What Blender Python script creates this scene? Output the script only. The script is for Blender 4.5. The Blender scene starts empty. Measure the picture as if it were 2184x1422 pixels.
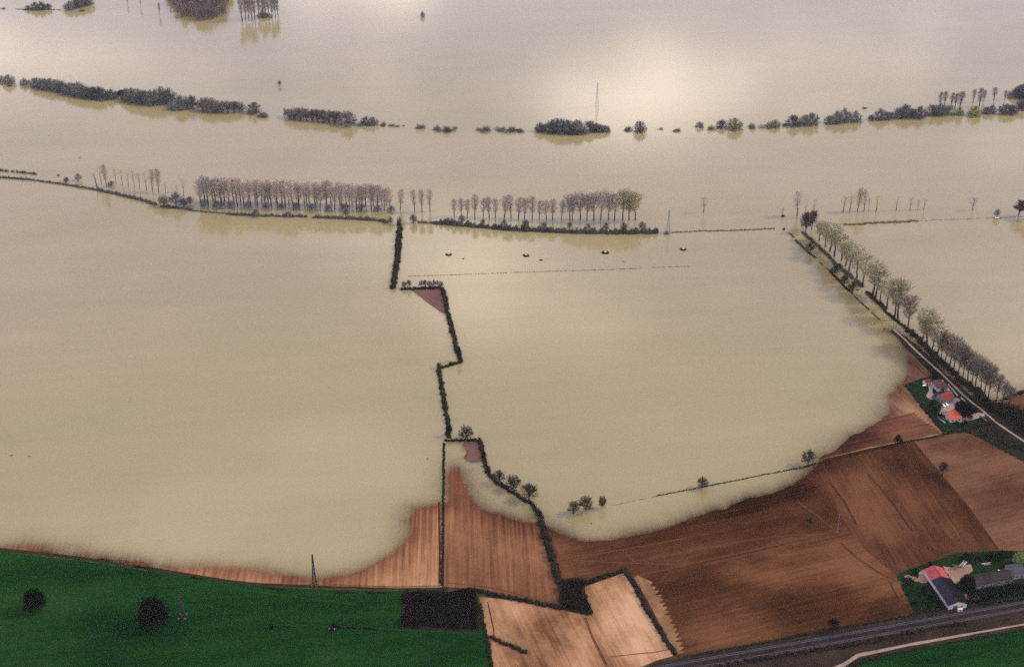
import bpy, bmesh, math, random
import numpy as np
from mathutils import Vector, geometry

rnd = random.Random(7)
sc = bpy.context.scene
C = sc.collection
R = math.radians

# ------------------------------------------------------------------ camera, sky, sun, exposure
CAM_H, PITCH, FPX, CX, CY = 580.0, R(28.0), 2184 * 50 / 36.0, 1092.0, 711.0
cam = bpy.data.cameras.new('camera'); cam.lens = 50; cam.sensor_width = 36
cam.clip_start = 1; cam.clip_end = 30000
camo = bpy.data.objects.new('camera', cam); C.objects.link(camo)
camo.location = (0, 0, CAM_H); camo.rotation_euler = (R(90) - PITCH, 0, 0)
sc.camera = camo

SUN_EL = R(40)
SHADOW = Vector((-1.0, -0.16, 0)).normalized()          # shadows fall to the left, a little towards the camera
SUN_DIR = Vector((-SHADOW.x * math.cos(SUN_EL), -SHADOW.y * math.cos(SUN_EL), math.sin(SUN_EL)))   # towards the sun
sun = bpy.data.lights.new('sun', 'SUN'); sun.energy = 2.2; sun.angle = R(4); sun.color = (1.0, 0.88, 0.72)
suno = bpy.data.objects.new('sun', sun); C.objects.link(suno)
suno.rotation_euler = SUN_DIR.to_track_quat('Z', 'Y').to_euler()

world = bpy.data.worlds.new('World'); sc.world = world; world.use_nodes = True
def build_world():
    nt = world.node_tree; N = nt.nodes; L = nt.links; N.clear()
    out = N.new('ShaderNodeOutputWorld'); bg = N.new('ShaderNodeBackground'); bg.inputs['Strength'].default_value = 0.1
    sky = N.new('ShaderNodeTexSky'); sky.sky_type = 'NISHITA'; sky.sun_disc = False
    sky.sun_elevation = SUN_EL; sky.sun_rotation = math.atan2(SUN_DIR.x, SUN_DIR.y)
    sky.air_density = 1.0; sky.dust_density = 2.5
    # broken cloud layer over the whole sky: soft noise on a flat layer overhead
    tc = N.new('ShaderNodeTexCoord'); sep = N.new('ShaderNodeSeparateXYZ')
    L.new(tc.outputs['Generated'], sep.inputs[0])
    zz = N.new('ShaderNodeMath'); zz.operation = 'MAXIMUM'; zz.inputs[1].default_value = 0.0
    L.new(sep.outputs['Z'], zz.inputs[0])
    za = N.new('ShaderNodeMath'); za.operation = 'ADD'; za.inputs[1].default_value = 0.10; L.new(zz.outputs[0], za.inputs[0])
    dx = N.new('ShaderNodeMath'); dx.operation = 'DIVIDE'; L.new(sep.outputs['X'], dx.inputs[0]); L.new(za.outputs[0], dx.inputs[1])
    dy = N.new('ShaderNodeMath'); dy.operation = 'DIVIDE'; L.new(sep.outputs['Y'], dy.inputs[0]); L.new(za.outputs[0], dy.inputs[1])
    cb = N.new('ShaderNodeCombineXYZ'); L.new(dx.outputs[0], cb.inputs[0]); L.new(dy.outputs[0], cb.inputs[1])
    mp = N.new('ShaderNodeMapping'); mp.inputs['Location'].default_value = (8.05, 4.50, 0.0); mp.inputs['Scale'].default_value = (0.55, 1.0, 1.0); mp.inputs['Rotation'].default_value = (0, 0, R(18)); L.new(cb.outputs[0], mp.inputs['Vector'])
    no = N.new('ShaderNodeTexNoise'); no.inputs['Scale'].default_value = 2.3; no.inputs['Detail'].default_value = 3; no.inputs['Roughness'].default_value = 0.6
    L.new(mp.outputs[0], no.inputs['Vector'])
    rp = N.new('ShaderNodeValToRGB'); e = rp.color_ramp.elements
    e[0].position = 0.545; e[0].color = (7.9, 8.0, 12.0, 1); e[1].position = 0.69; e[1].color = (58.0, 50.0, 43.0, 1)
    L.new(no.outputs['Fac'], rp.inputs[0])
    mix = N.new('ShaderNodeMix'); mix.data_type = 'RGBA'; mix.inputs[0].default_value = 0.85
    L.new(sky.outputs[0], mix.inputs[6]); L.new(rp.outputs[0], mix.inputs[7])
    L.new(mix.outputs[2], bg.inputs['Color']); L.new(bg.outputs[0], out.inputs['Surface'])
build_world()

vs = sc.view_settings
vs.view_transform = 'Standard'; vs.look = 'None'; vs.gamma = 1.0; vs.use_curve_mapping = False
vs.exposure = 0.28
sc.cycles.use_denoising = False
sc.cycles.sample_clamp_direct = 6.0; sc.cycles.sample_clamp_indirect = 3.0; sc.cycles.max_bounces = 6; sc.cycles.transparent_max_bounces = 12; sc.cycles.volume_bounces = 1

# ------------------------------------------------------------------ coordinates
cp, sp = math.cos(PITCH), math.sin(PITCH)
def G(px, py, z=0.0):
    """the place on the level z that the picture shows at (px, py)"""
    u = (px - CX) / FPX; v = (py - CY) / FPX
    d = (u, cp - v * sp, -sp - v * cp)
    t = (z - CAM_H) / d[2]
    return Vector((d[0] * t, d[1] * t, z))
def GP(pts, z=0.0): return [G(x, y, z).xy for x, y in pts]
def height_for(px, base, top, p):
    v = (top - CY) / FPX
    # height at p whose image row is top
    k = (sp + v * cp) / (cp - v * sp)
    return CAM_H - k * p.y
# shore of the dry land (image), closed far behind the camera
SHORE = [(-2200, 1195), (-900, 1190), (-300, 1172), (0, 1166), (45, 1158), (100, 1164), (150, 1172), (220, 1183), (300, 1195), (345, 1202), (380, 1203), (470, 1205),
         (560, 1213), (640, 1222), (690, 1226), (740, 1219), (790, 1202), (830, 1177), (855, 1138), (868, 1104), (885, 1080), (912, 1072),
         (943, 1062), (952, 1010), (966, 990), (982, 996), (990, 1012), (1003, 1042), (1020, 1068), (1045, 1086), (1085, 1097), (1125, 1108), (1140, 1104), (1158, 1108),
         (1200, 1131), (1240, 1146), (1290, 1149), (1330, 1139), (1400, 1121), (1500, 1086), (1600, 1051), (1660, 1034), (1700, 1011),
         (1760, 972), (1800, 942), (1850, 906), (1886, 872), (1902, 832), (1922, 797), (1934, 766), (1920, 735), (1895, 705), (1905, 697), (1935, 715),
         (1985, 763), (2050, 824), (2100, 862), (2135, 858), (2190, 832), (2350, 790), (2800, 730), (3600, 700)]
LAND = [np.array(list(GP(SHORE)) + [Vector((2600, -3000)), Vector((-2600, -3000))])]
MUD1 = [(872, 614), (905, 640), (935, 662), (950, 672), (946, 612)]
MUD2 = [(985, 948), (998, 962), (990, 978), (1000, 985), (1018, 984), (1031, 980), (1027, 936), (1003, 936)]
ISL = [np.array(GP(MUD1)), np.array(GP(MUD2))]
def sdist(P, poly):
    n = len(poly); best = np.full(len(P), 1e18); ins = np.zeros(len(P), bool)
    for i in range(n):
        a = poly[i]; b = poly[(i + 1) % n]; ab = b - a
        t = np.clip(((P - a) @ ab) / max(ab @ ab, 1e-9), 0, 1)
        q = P - (a + t[:, None] * ab); best = np.minimum(best, (q * q).sum(1))
        cond = (a[1] > P[:, 1]) != (b[1] > P[:, 1])
        if abs(ab[1]) > 1e-9:
            xi = a[0] + (P[:, 1] - a[1]) / ab[1] * ab[0]
            ins ^= cond & (P[:, 0] < xi)
    d = np.sqrt(best)
    return np.where(ins, d, -d)
def vnoise(x, y, s, seed):
    x = x / s + seed * 17.3; y = y / s + seed * 9.7
    xi = np.floor(x); yi = np.floor(y); xf = x - xi; yf = y - yi
    h = lambda a, b: np.modf(np.abs(np.sin(a * 127.1 + b * 311.7) * 43758.5453))[0]
    u = xf * xf * (3 - 2 * xf); v = yf * yf * (3 - 2 * yf)
    return (h(xi, yi) * (1 - u) + h(xi + 1, yi) * u) * (1 - v) + (h(xi, yi + 1) * (1 - u) + h(xi + 1, yi + 1) * u) * v - 0.5
def terrain(P):
    P = np.asarray(P, float).reshape(-1, 2)
    d = sdist(P, LAND[0])
    d = d + vnoise(P[:, 0], P[:, 1], 9, 1) * 4 + vnoise(P[:, 0], P[:, 1], 30, 2) * 6 - 4.0
    z = np.where(d > 0, np.minimum(0.9, 0.014 * d), np.maximum(-1.6, 0.013 * d))
    for I in ISL:
        e = sdist(P, I) + vnoise(P[:, 0], P[:, 1], 5, 3) * 1.0
        z = np.maximum(z, np.where(e > 0, np.minimum(0.35, 0.08 * e), np.maximum(-1.6, 0.12 * e)))
    return z
def tz(p): return float(terrain([(p[0], p[1])])[0])

# ------------------------------------------------------------------ materials
def newmat(name):
    m = bpy.data.materials.new(name); m.use_nodes = True
    nt = m.node_tree; b = nt.nodes['Principled BSDF']
    b.inputs['Roughness'].default_value = 0.95
    b.inputs['Specular IOR Level'].default_value = 0.0
    return m, nt, nt.nodes, nt.links, b
def coords(N, L, ang=0.0, scale=(1, 1, 1)):
    g = N.new('ShaderNodeNewGeometry')
    r = N.new('ShaderNodeVectorRotate'); r.rotation_type = 'Z_AXIS'; r.inputs['Angle'].default_value = -ang
    L.new(g.outputs['Position'], r.inputs['Vector'])
    mp = N.new('ShaderNodeMapping'); mp.inputs['Scale'].default_value = scale; L.new(r.outputs[0], mp.inputs['Vector'])
    return mp.outputs[0]
def noise_n(N, L, vec, scale, detail=3, rough=0.55):
    n = N.new('ShaderNodeTexNoise'); n.inputs['Scale'].default_value = scale; n.inputs['Detail'].default_value = detail
    n.inputs['Roughness'].default_value = rough; L.new(vec, n.inputs['Vector']); return n.outputs['Fac']
def mathn(N, L, op, a, b=None):
    n = N.new('ShaderNodeMath'); n.operation = op
    for i, v in enumerate((a, b)):
        if v is None: continue
        if isinstance(v, (int, float)): n.inputs[i].default_value = v
        else: L.new(v, n.inputs[i])
    return n.outputs[0]
def ramp(N, L, fac, stops):
    r = N.new('ShaderNodeValToRGB'); e = r.color_ramp.elements
    while len(e) < len(stops): e.new(0.5)
    for k, (p, c) in enumerate(stops): e[k].position = p; e[k].color = (*c, 1)
    L.new(fac, r.inputs[0]); return r.outputs[0]
def soil(name, dark, mid, light, ang=0.0, seed=0.0, big=0.012, streak=0.45, wet=True):
    m, nt, N, L, b = newmat(name)
    v0 = coords(N, L, ang, (0.55, 1, 1))
    off = N.new('ShaderNodeVectorMath'); off.operation = 'ADD'; off.inputs[1].default_value = (seed * 131.0, seed * 57.0, 0); L.new(v0, off.inputs[0])
    n1 = noise_n(N, L, off.outputs[0], big, 4, 0.6)
    n2 = noise_n(N, L, coords(N, L, ang, (0.006, 0.42, 1)), 1.0, 2)
    n3 = noise_n(N, L, coords(N, L, ang, (0.02, 1.15, 1)), 1.0, 2)
    n4 = noise_n(N, L, coords(N, L, 0.3, (1, 1, 1)), 0.55, 4, 0.7)
    f = mathn(N, L, 'ADD', mathn(N, L, 'MULTIPLY', n1, 1.7), -0.225)
    f = mathn(N, L, 'ADD', f, mathn(N, L, 'MULTIPLY', mathn(N, L, 'SUBTRACT', n2, 0.5), streak))
    f = mathn(N, L, 'ADD', f, mathn(N, L, 'MULTIPLY', mathn(N, L, 'SUBTRACT', n3, 0.5), streak * 0.6))
    f = mathn(N, L, 'ADD', f, mathn(N, L, 'MULTIPLY', mathn(N, L, 'SUBTRACT', n4, 0.5), 0.32))
    f = mathn(N, L, 'SUBTRACT', f, 0.125)
    col = ramp(N, L, f, [(0.22, dark), (0.5, mid), (0.78, light)])
    if wet:                                   # soil soaked by the flood is darker: height above the water
        a = N.new('ShaderNodeAttribute'); a.attribute_name = 'rise'
        w = N.new('ShaderNodeMapRange'); w.inputs[1].default_value = 0.02; w.inputs[2].default_value = 0.26; w.inputs[3].default_value = 1.0; w.inputs[4].default_value = 0.0
        L.new(mathn(N, L, 'ADD', a.outputs['Fac'], mathn(N, L, 'MULTIPLY', mathn(N, L, 'SUBTRACT', n2, 0.5), 0.25)), w.inputs[0])
        mx = N.new('ShaderNodeMix'); mx.data_type = 'RGBA'; mx.blend_type = 'MULTIPLY'
        mx.inputs[7].default_value = (0.55, 0.47, 0.50, 1)
        L.new(w.outputs[0], mx.inputs[0]); L.new(col, mx.inputs[6]); col = mx.outputs[2]
    L.new(col, b.inputs['Base Color'])
    bp = N.new('ShaderNodeBump'); bp.inputs['Strength'].default_value = 0.5; bp.inputs['Distance'].default_value = 0.3
    L.new(mathn(N, L, 'ADD', n3, n4), bp.inputs['Height']); L.new(bp.outputs[0], b.inputs['Normal'])
    return m
def mottled(name, c1, c2, scale=0.05, fine=0.8, rough=0.95, rand=0.0, bump=0.0, spec=0.0):
    m, nt, N, L, b = newmat(name)
    b.inputs['Roughness'].default_value = rough; b.inputs['Specular IOR Level'].default_value = spec
    v = coords(N, L)
    n1 = noise_n(N, L, v, scale, 4, 0.6); n2 = noise_n(N, L, v, fine, 3, 0.6)
    f = mathn(N, L, 'ADD', mathn(N, L, 'MULTIPLY', n1, 0.65), mathn(N, L, 'MULTIPLY', n2, 0.35))
    if rand:
        o = N.new('ShaderNodeObjectInfo')
        f = mathn(N, L, 'ADD', f, mathn(N, L, 'MULTIPLY', mathn(N, L, 'SUBTRACT', o.outputs['Random'], 0.5), rand))
    L.new(ramp(N, L, f, [(0.3, c1), (0.7, c2)]), b.inputs['Base Color'])
    if bump:
        bp = N.new('ShaderNodeBump'); bp.inputs['Strength'].default_value = bump; bp.inputs['Distance'].default_value = 0.2
        L.new(n2, bp.inputs['Height']); L.new(bp.outputs[0], b.inputs['Normal'])
    return m
def grass_mat():
    m, nt, N, L, b = newmat('grass')
    n1 = noise_n(N, L, coords(N, L, 0.2, (0.5, 1, 1)), 0.016, 5, 0.65); n2 = noise_n(N, L, coords(N, L), 0.3, 4, 0.7); n3 = noise_n(N, L, coords(N, L, 0.1, (0.04, 1, 1)), 0.22, 2)
    f = mathn(N, L, 'ADD', mathn(N, L, 'MULTIPLY', n1, 0.62), mathn(N, L, 'MULTIPLY', n2, 0.24)); f = mathn(N, L, 'ADD', f, mathn(N, L, 'MULTIPLY', n3, 0.14))
    L.new(ramp(N, L, f, [(0.36, (0.0022, 0.014, 0.0036)), (0.47, (0.0038, 0.025, 0.0045)), (0.55, (0.0065, 0.034, 0.006)), (0.66, (0.015, 0.043, 0.009))]), b.inputs['Base Color'])
    return m
def px_angle(a, b):
    p, q = G(*a), G(*b); return math.atan2(q.y - p.y, q.x - p.x)

A_F1 = px_angle((944, 1240), (946, 1080)); A_F3 = px_angle((1460, 1206), (1739, 1142)); A_F3N = px_angle((1760, 1010), (1840, 1150))
A_F4 = px_angle((1310, 1290), (1372, 1400)); A_F6 = px_angle((1960, 1060), (2160, 1010))
M = {
 'soil_tan': soil('soil_tan', (0.11, 0.048, 0.021), (0.235, 0.113, 0.05), (0.36, 0.195, 0.094), A_F1, 1.0, 0.012, 0.6),
 'soil_tan2': soil('soil_tan2', (0.062, 0.025, 0.01), (0.122, 0.053, 0.023), (0.21, 0.1, 0.047), A_F1, 2.0, 0.012, 0.6),
 'soil_brown': soil('soil_brown', (0.02, 0.0075, 0.0035), (0.058, 0.0225, 0.009), (0.125, 0.055, 0.024), A_F3, 3.0, 0.014, 0.3),
 'soil_brown_n': soil('soil_brown_n', (0.02, 0.0075, 0.0038), (0.053, 0.0205, 0.009), (0.11, 0.047, 0.021), A_F3N, 3.0, 0.013, 0.3),
 'soil_pale': soil('soil_pale', (0.095, 0.042, 0.017), (0.25, 0.132, 0.062), (0.4, 0.24, 0.13), A_F4, 5.0, 0.022, 0.35, False),
 'soil_red': soil('soil_red', (0.048, 0.0205, 0.01), (0.085, 0.038, 0.0185), (0.125, 0.061, 0.032), A_F6, 6.0, 0.02, 0.4, False),
 'soil_headland': soil('soil_headland', (0.11, 0.055, 0.026), (0.18, 0.098, 0.047), (0.26, 0.155, 0.082), A_F4, 7.0, 0.05, 0.3),
 'soil_wet_dark': soil('soil_wet_dark', (0.04, 0.017, 0.009), (0.085, 0.036, 0.018), (0.14, 0.062, 0.032), A_F3, 8.0, 0.03, 0.5),
 'mud': mottled('mud', (0.09, 0.046, 0.036), (0.14, 0.077, 0.06), 0.08, 0.9),
 'ground': mottled('ground', (0.02, 0.025, 0.012), (0.06, 0.045, 0.022), 0.03, 0.5),
 'grass': grass_mat(),
 'garden': mottled('garden', (0.004, 0.012, 0.0045), (0.012, 0.028, 0.009), 0.1, 0.5),
 'verge': mottled('verge', (0.008, 0.01, 0.005), (0.03, 0.034, 0.014), 0.08, 0.6),
 'scrubland': mottled('scrubland', (0.011, 0.008, 0.006), (0.04, 0.026, 0.018), 0.06, 0.5),
 'track': mottled('track', (0.15, 0.112, 0.078), (0.29, 0.225, 0.165), 0.1, 0.9),
 'wheel_mark': mottled('wheel_mark', (0.065, 0.028, 0.012), (0.115, 0.055, 0.025), 0.06, 0.7),
 'dark_mark': mottled('dark_mark', (0.028, 0.012, 0.007), (0.06, 0.026, 0.013), 0.06, 0.7),
 'yard': mottled('yard', (0.19, 0.13, 0.115), (0.33, 0.24, 0.21), 0.15, 1.2),
 'farmyard': mottled('farmyard', (0.12, 0.07, 0.045), (0.3, 0.2, 0.14), 0.12, 0.7),
 'ballast': mottled('ballast', (0.008, 0.0075, 0.009), (0.028, 0.026, 0.031), 0.2, 1.0),
 'ballast_rust': mottled('ballast_rust', (0.016, 0.01, 0.008), (0.042, 0.024, 0.019), 0.2, 1.0),
 'sleeper': mottled('sleeper', (0.035, 0.028, 0.024), (0.07, 0.06, 0.055), 0.4, 2.0),
 'rail': mottled('rail', (0.07, 0.066, 0.072), (0.13, 0.123, 0.13), 0.5, 2.0, rough=0.4, spec=0.5),
 'bark': mottled('bark', (0.045, 0.038, 0.036), (0.10, 0.085, 0.08), 0.3, 2.0, rand=0.3),
 'bark_dark': mottled('bark_dark', (0.022, 0.019, 0.016), (0.05, 0.043, 0.036), 0.3, 2.0, rand=0.3),
 'twig_pink': mottled('twig_pink', (0.35, 0.295, 0.235), (0.56, 0.48, 0.385), 0.25, 1.2, rand=0.35),
 'twig_bud': mottled('twig_bud', (0.29, 0.258, 0.15), (0.48, 0.43, 0.26), 0.25, 1.2, rand=0.4),
 'twig_grey': mottled('twig_grey', (0.09, 0.093, 0.088), (0.25, 0.25, 0.222), 0.22, 1.0, rand=0.35),
 'twig_green': mottled('twig_green', (0.12, 0.14, 0.05), (0.27, 0.29, 0.12), 0.25, 1.0, rand=0.3),
 'twig_oak': mottled('twig_oak', (0.035, 0.028, 0.02), (0.085, 0.07, 0.047), 0.3, 1.2, rand=0.35),
 'twig_rust': mottled('twig_rust', (0.12, 0.1, 0.092), (0.27, 0.22, 0.197), 0.25, 1.0, rand=0.3),
 'twig_mist': mottled('twig_mist', (0.14, 0.14, 0.15), (0.29, 0.285, 0.285), 0.25, 1.2, rand=0.35),
 'path_grass': mottled('path_grass', (0.007, 0.029, 0.007), (0.014, 0.043, 0.011), 0.1, 0.6),
 'twig_brown': mottled('twig_brown', (0.13, 0.10, 0.078), (0.27, 0.21, 0.165), 0.25, 1.2, rand=0.35),
 'dark_land': mottled('dark_land', (0.006, 0.007, 0.005), (0.026, 0.024, 0.014), 0.08, 0.5),
 'leaf_dark': mottled('leaf_dark', (0.003, 0.005, 0.004), (0.011, 0.016, 0.009), 0.4, 1.5, rand=0.2),
 'hedge_dark': mottled('hedge_dark', (0.005, 0.005, 0.004), (0.036, 0.033, 0.02), 0.12, 0.7),
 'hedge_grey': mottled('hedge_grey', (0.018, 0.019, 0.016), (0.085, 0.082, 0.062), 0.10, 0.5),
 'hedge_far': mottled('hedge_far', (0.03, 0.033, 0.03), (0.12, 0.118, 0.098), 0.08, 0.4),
 'reed': mottled('reed', (0.055, 0.05, 0.036), (0.13, 0.115, 0.08), 0.1, 0.6),
 'copse': mottled('copse', (0.006, 0.005, 0.004), (0.028, 0.021, 0.017), 0.12, 0.5),
 'steel': mottled('steel', (0.20, 0.21, 0.25), (0.30, 0.31, 0.36), 0.3, 1.5, rough=0.5, spec=0.4),
 'steel_dark': mottled('steel_dark', (0.018, 0.022, 0.02), (0.04, 0.045, 0.042), 0.3, 1.5, rough=0.6, spec=0.3),
 'concrete': mottled('concrete', (0.36, 0.33, 0.29), (0.55, 0.51, 0.45), 0.5, 2.0),
 'render_white': mottled('render_white', (0.38, 0.34, 0.31), (0.58, 0.53, 0.49), 0.2, 1.5),
 'render_grey': mottled('render_grey', (0.15, 0.135, 0.13), (0.27, 0.245, 0.235), 0.25, 1.5),
 'tile_orange': mottled('tile_orange', (0.3, 0.062, 0.03), (0.44, 0.1, 0.048), 0.3, 2.2, bump=0.4),
 'tile_red': mottled('tile_red', (0.14, 0.03, 0.021), (0.22, 0.048, 0.032), 0.3, 2.2, bump=0.4),
 'tile_brown': mottled('tile_brown', (0.075, 0.036, 0.036), (0.15, 0.066, 0.060), 0.3, 2.2, bump=0.4),
 'sheet_red': mottled('sheet_red', (0.2, 0.022, 0.023), (0.3, 0.036, 0.036), 0.2, 1.4, rough=0.6, spec=0.3),
 'sheet_dark': mottled('sheet_dark', (0.012, 0.011, 0.017), (0.028, 0.026, 0.036), 0.2, 1.4, rough=0.7),
 'sheet_black': mottled('sheet_black', (0.006, 0.005, 0.006), (0.016, 0.014, 0.016), 0.2, 1.4, rough=0.8),
 'slate': mottled('slate', (0.02, 0.017, 0.017), (0.045, 0.037, 0.036), 0.2, 1.8, bump=0.4),
 'slate_light': mottled('slate_light', (0.035, 0.035, 0.042), (0.07, 0.07, 0.082), 0.2, 1.8, bump=0.4),
 'glass': mottled('glass', (0.012, 0.014, 0.018), (0.03, 0.034, 0.04), 0.5, 2.0, rough=0.15, spec=0.5),
 'wood': mottled('wood', (0.08, 0.055, 0.038), (0.16, 0.12, 0.09), 0.6, 3.0),
 'paint_white': mottled('paint_white', (0.72, 0.72, 0.72), (0.82, 0.82, 0.80), 0.6, 3.0, rough=0.35, spec=0.5),
 'paint_black': mottled('paint_black', (0.012, 0.012, 0.014), (0.025, 0.025, 0.028), 0.6, 3.0, rough=0.3, spec=0.5),
 'paint_red': mottled('paint_red', (0.30, 0.04, 0.03), (0.42, 0.07, 0.05), 0.6, 3.0, rough=0.5),
 'tyre': mottled('tyre', (0.015, 0.015, 0.015), (0.03, 0.03, 0.03), 0.6, 3.0),
}
def water_mat():
    m, nt, N, L, b = newmat('flood_water')
    v = coords(N, L)
    n = noise_n(N, L, v, 0.006, 4, 0.55)
    n2 = noise_n(N, L, coords(N, L, 0.12, (0.12, 1, 1)), 0.02, 4, 0.65)
    f = mathn(N, L, 'ADD', mathn(N, L, 'MULTIPLY', n, 0.55), mathn(N, L, 'MULTIPLY', n2, 0.45))
    # fine silt and ripple grain
    g1 = noise_n(N, L, coords(N, L, 0.4, (0.8, 1, 1)), 0.75, 2, 0.7); g2 = noise_n(N, L, coords(N, L, 0.9, (1, 1, 1)), 0.22, 3, 0.7)
    gr = mathn(N, L, 'ADD', mathn(N, L, 'MULTIPLY', mathn(N, L, 'SUBTRACT', g1, 0.5), 0.55), mathn(N, L, 'MULTIPLY', mathn(N, L, 'SUBTRACT', g2, 0.5), 0.16))
    f = mathn(N, L, 'ADD', f, gr)
    L.new(ramp(N, L, f, [(0.05, (0.172, 0.148, 0.060)), (0.5, (0.228, 0.187, 0.084)), (0.95, (0.286, 0.226, 0.119))]), b.inputs['Base Color'])
    b.inputs['Roughness'].default_value = 0.11; b.inputs['Specular IOR Level'].default_value = 0.5; b.inputs['IOR'].default_value = 1.33
    bp = N.new('ShaderNodeBump'); bp.inputs['Strength'].default_value = 0.12; bp.inputs['Distance'].default_value = 0.15
    w1 = noise_n(N, L, coords(N, L, 0.5, (1, 1, 1)), 0.35, 3)
    L.new(w1, bp.inputs['Height']); L.new(bp.outputs[0], b.inputs['Normal'])
    # how much mud the eye looks through: water depth over the drowned soil
    a = N.new('ShaderNodeAttribute'); a.attribute_name = 'depth'
    s = noise_n(N, L, coords(N, L, A_F1, (0.02, 0.5, 1)), 1.0, 2)
    dd = mathn(N, L, 'ADD', a.outputs['Fac'], mathn(N, L, 'MULTIPLY', mathn(N, L, 'SUBTRACT', s, 0.5), 0.06))
    dd = mathn(N, L, 'MAXIMUM', dd, 0.0)
    ex = mathn(N, L, 'POWER', 2.718, mathn(N, L, 'MULTIPLY', dd, -10.0))
    tr = N.new('ShaderNodeBsdfTransparent'); tr.inputs['Color'].default_value = (0.90, 0.86, 0.84, 1)
    mx = N.new('ShaderNodeMixShader'); L.new(mathn(N, L, 'MULTIPLY', ex, 0.92), mx.inputs[0]); L.new(b.outputs[0], mx.inputs[1]); L.new(tr.outputs[0], mx.inputs[2])
    out = [q for q in N if q.type == 'OUTPUT_MATERIAL'][0]; L.new(mx.outputs[0], out.inputs['Surface'])
    return m
M['water'] = water_mat()

# ------------------------------------------------------------------ helpers for objects
def link(name, verts, faces, mat, parent=None, smooth=False):
    me = bpy.data.meshes.new(name); me.from_pydata([tuple(v) for v in verts], [], faces); me.update()
    me.materials.append(M[mat] if isinstance(mat, str) else mat)
    if smooth: me.polygons.foreach_set('use_smooth', [True] * len(me.polygons))
    o = bpy.data.objects.new(name, me); C.objects.link(o)
    if parent: o.parent = parent
    return o
def tag(o, label=None, cat=None, group=None, kind=None):
    if label: o['label'] = label
    if cat: o['category'] = cat
    if group: o['group'] = group
    if kind: o['kind'] = kind
    return o
def empty(name, loc, rz=0.0, label=None, cat=None, group=None):
    o = bpy.data.objects.new(name, None); C.objects.link(o); o.location = loc; o.rotation_euler = (0, 0, rz)
    o.empty_display_size = 0.5
    return tag(o, label, cat, group)
ONES = 'zeroth first second third fourth fifth sixth seventh eighth ninth tenth eleventh twelfth thirteenth fourteenth fifteenth sixteenth seventeenth eighteenth nineteenth'.split()
def ordinal(n):
    if n < 20: return ONES[n]
    t = ['', '', 'twenty', 'thirty', 'forty', 'fifty'][n // 10]
    return t + '-' + ONES[n % 10] if n % 10 else t[:-1] + 'ieth'
class MB:
    def __init__(s): s.v = []; s.f = []
    def box(s, x0, x1, y0, y1, z0, z1):
        k = len(s.v)
        s.v += [(x0, y0, z0), (x1, y0, z0), (x1, y1, z0), (x0, y1, z0), (x0, y0, z1), (x1, y0, z1), (x1, y1, z1), (x0, y1, z1)]
        s.f += [tuple(k + i for i in q) for q in ((0, 3, 2, 1), (4, 5, 6, 7), (0, 1, 5, 4), (1, 2, 6, 5), (2, 3, 7, 6), (3, 0, 4, 7))]
    def tube(s, p0, p1, r0, r1, n=5):
        p0 = Vector(p0); p1 = Vector(p1); d = (p1 - p0)
        if d.length < 1e-6: return
        d.normalize(); a = d.orthogonal().normalized(); b = d.cross(a); k = len(s.v)
        for p, r in ((p0, r0), (p1, r1)):
            for i in range(n):
                t = 2 * math.pi * i / n; s.v.append(tuple(p + a * (r * math.cos(t)) + b * (r * math.sin(t))))
        for i in range(n):
            j = (i + 1) % n; s.f.append((k + i, k + j, k + n + j, k + n + i))
        s.f.append(tuple(k + n + i for i in range(n)))
    def tri(s, p, d, L, w, rg):
        p = Vector(p); d = Vector(d).normalized(); q = Vector((rg.gauss(0, 1), rg.gauss(0, 1), rg.gauss(0, 1)))
        n = d.cross(q)
        if n.length < 1e-4: n = d.orthogonal()
        n = n.normalized() * (w * 0.5); k = len(s.v)
        s.v += [tuple(p + n), tuple(p - n), tuple(p + d * L)]; s.f.append((k, k + 1, k + 2))
    def leaf(s, p, size, rg):
        a = Vector((rg.gauss(0, 1), rg.gauss(0, 1), rg.gauss(0, 1))).normalized(); b = a.orthogonal().normalized(); c = a.cross(b)
        t = rg.random() * 6.28; b, c = b * math.cos(t) + c * math.sin(t), c * math.cos(t) - b * math.sin(t)
        p = Vector(p); k = len(s.v); h = size * 0.5
        s.v += [tuple(p - b * h), tuple(p + c * h * 0.8), tuple(p + b * h), tuple(p - c * h * 0.7)]; s.f.append((k, k + 1, k + 2, k + 3))
    def poly(s, pts): k = len(s.v); s.v += [tuple(p) for p in pts]; s.f.append(tuple(range(k, k + len(pts))))
    def build(s, name, mat, parent=None, smooth=False): return link(name, s.v, s.f, mat, parent, smooth)

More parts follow.
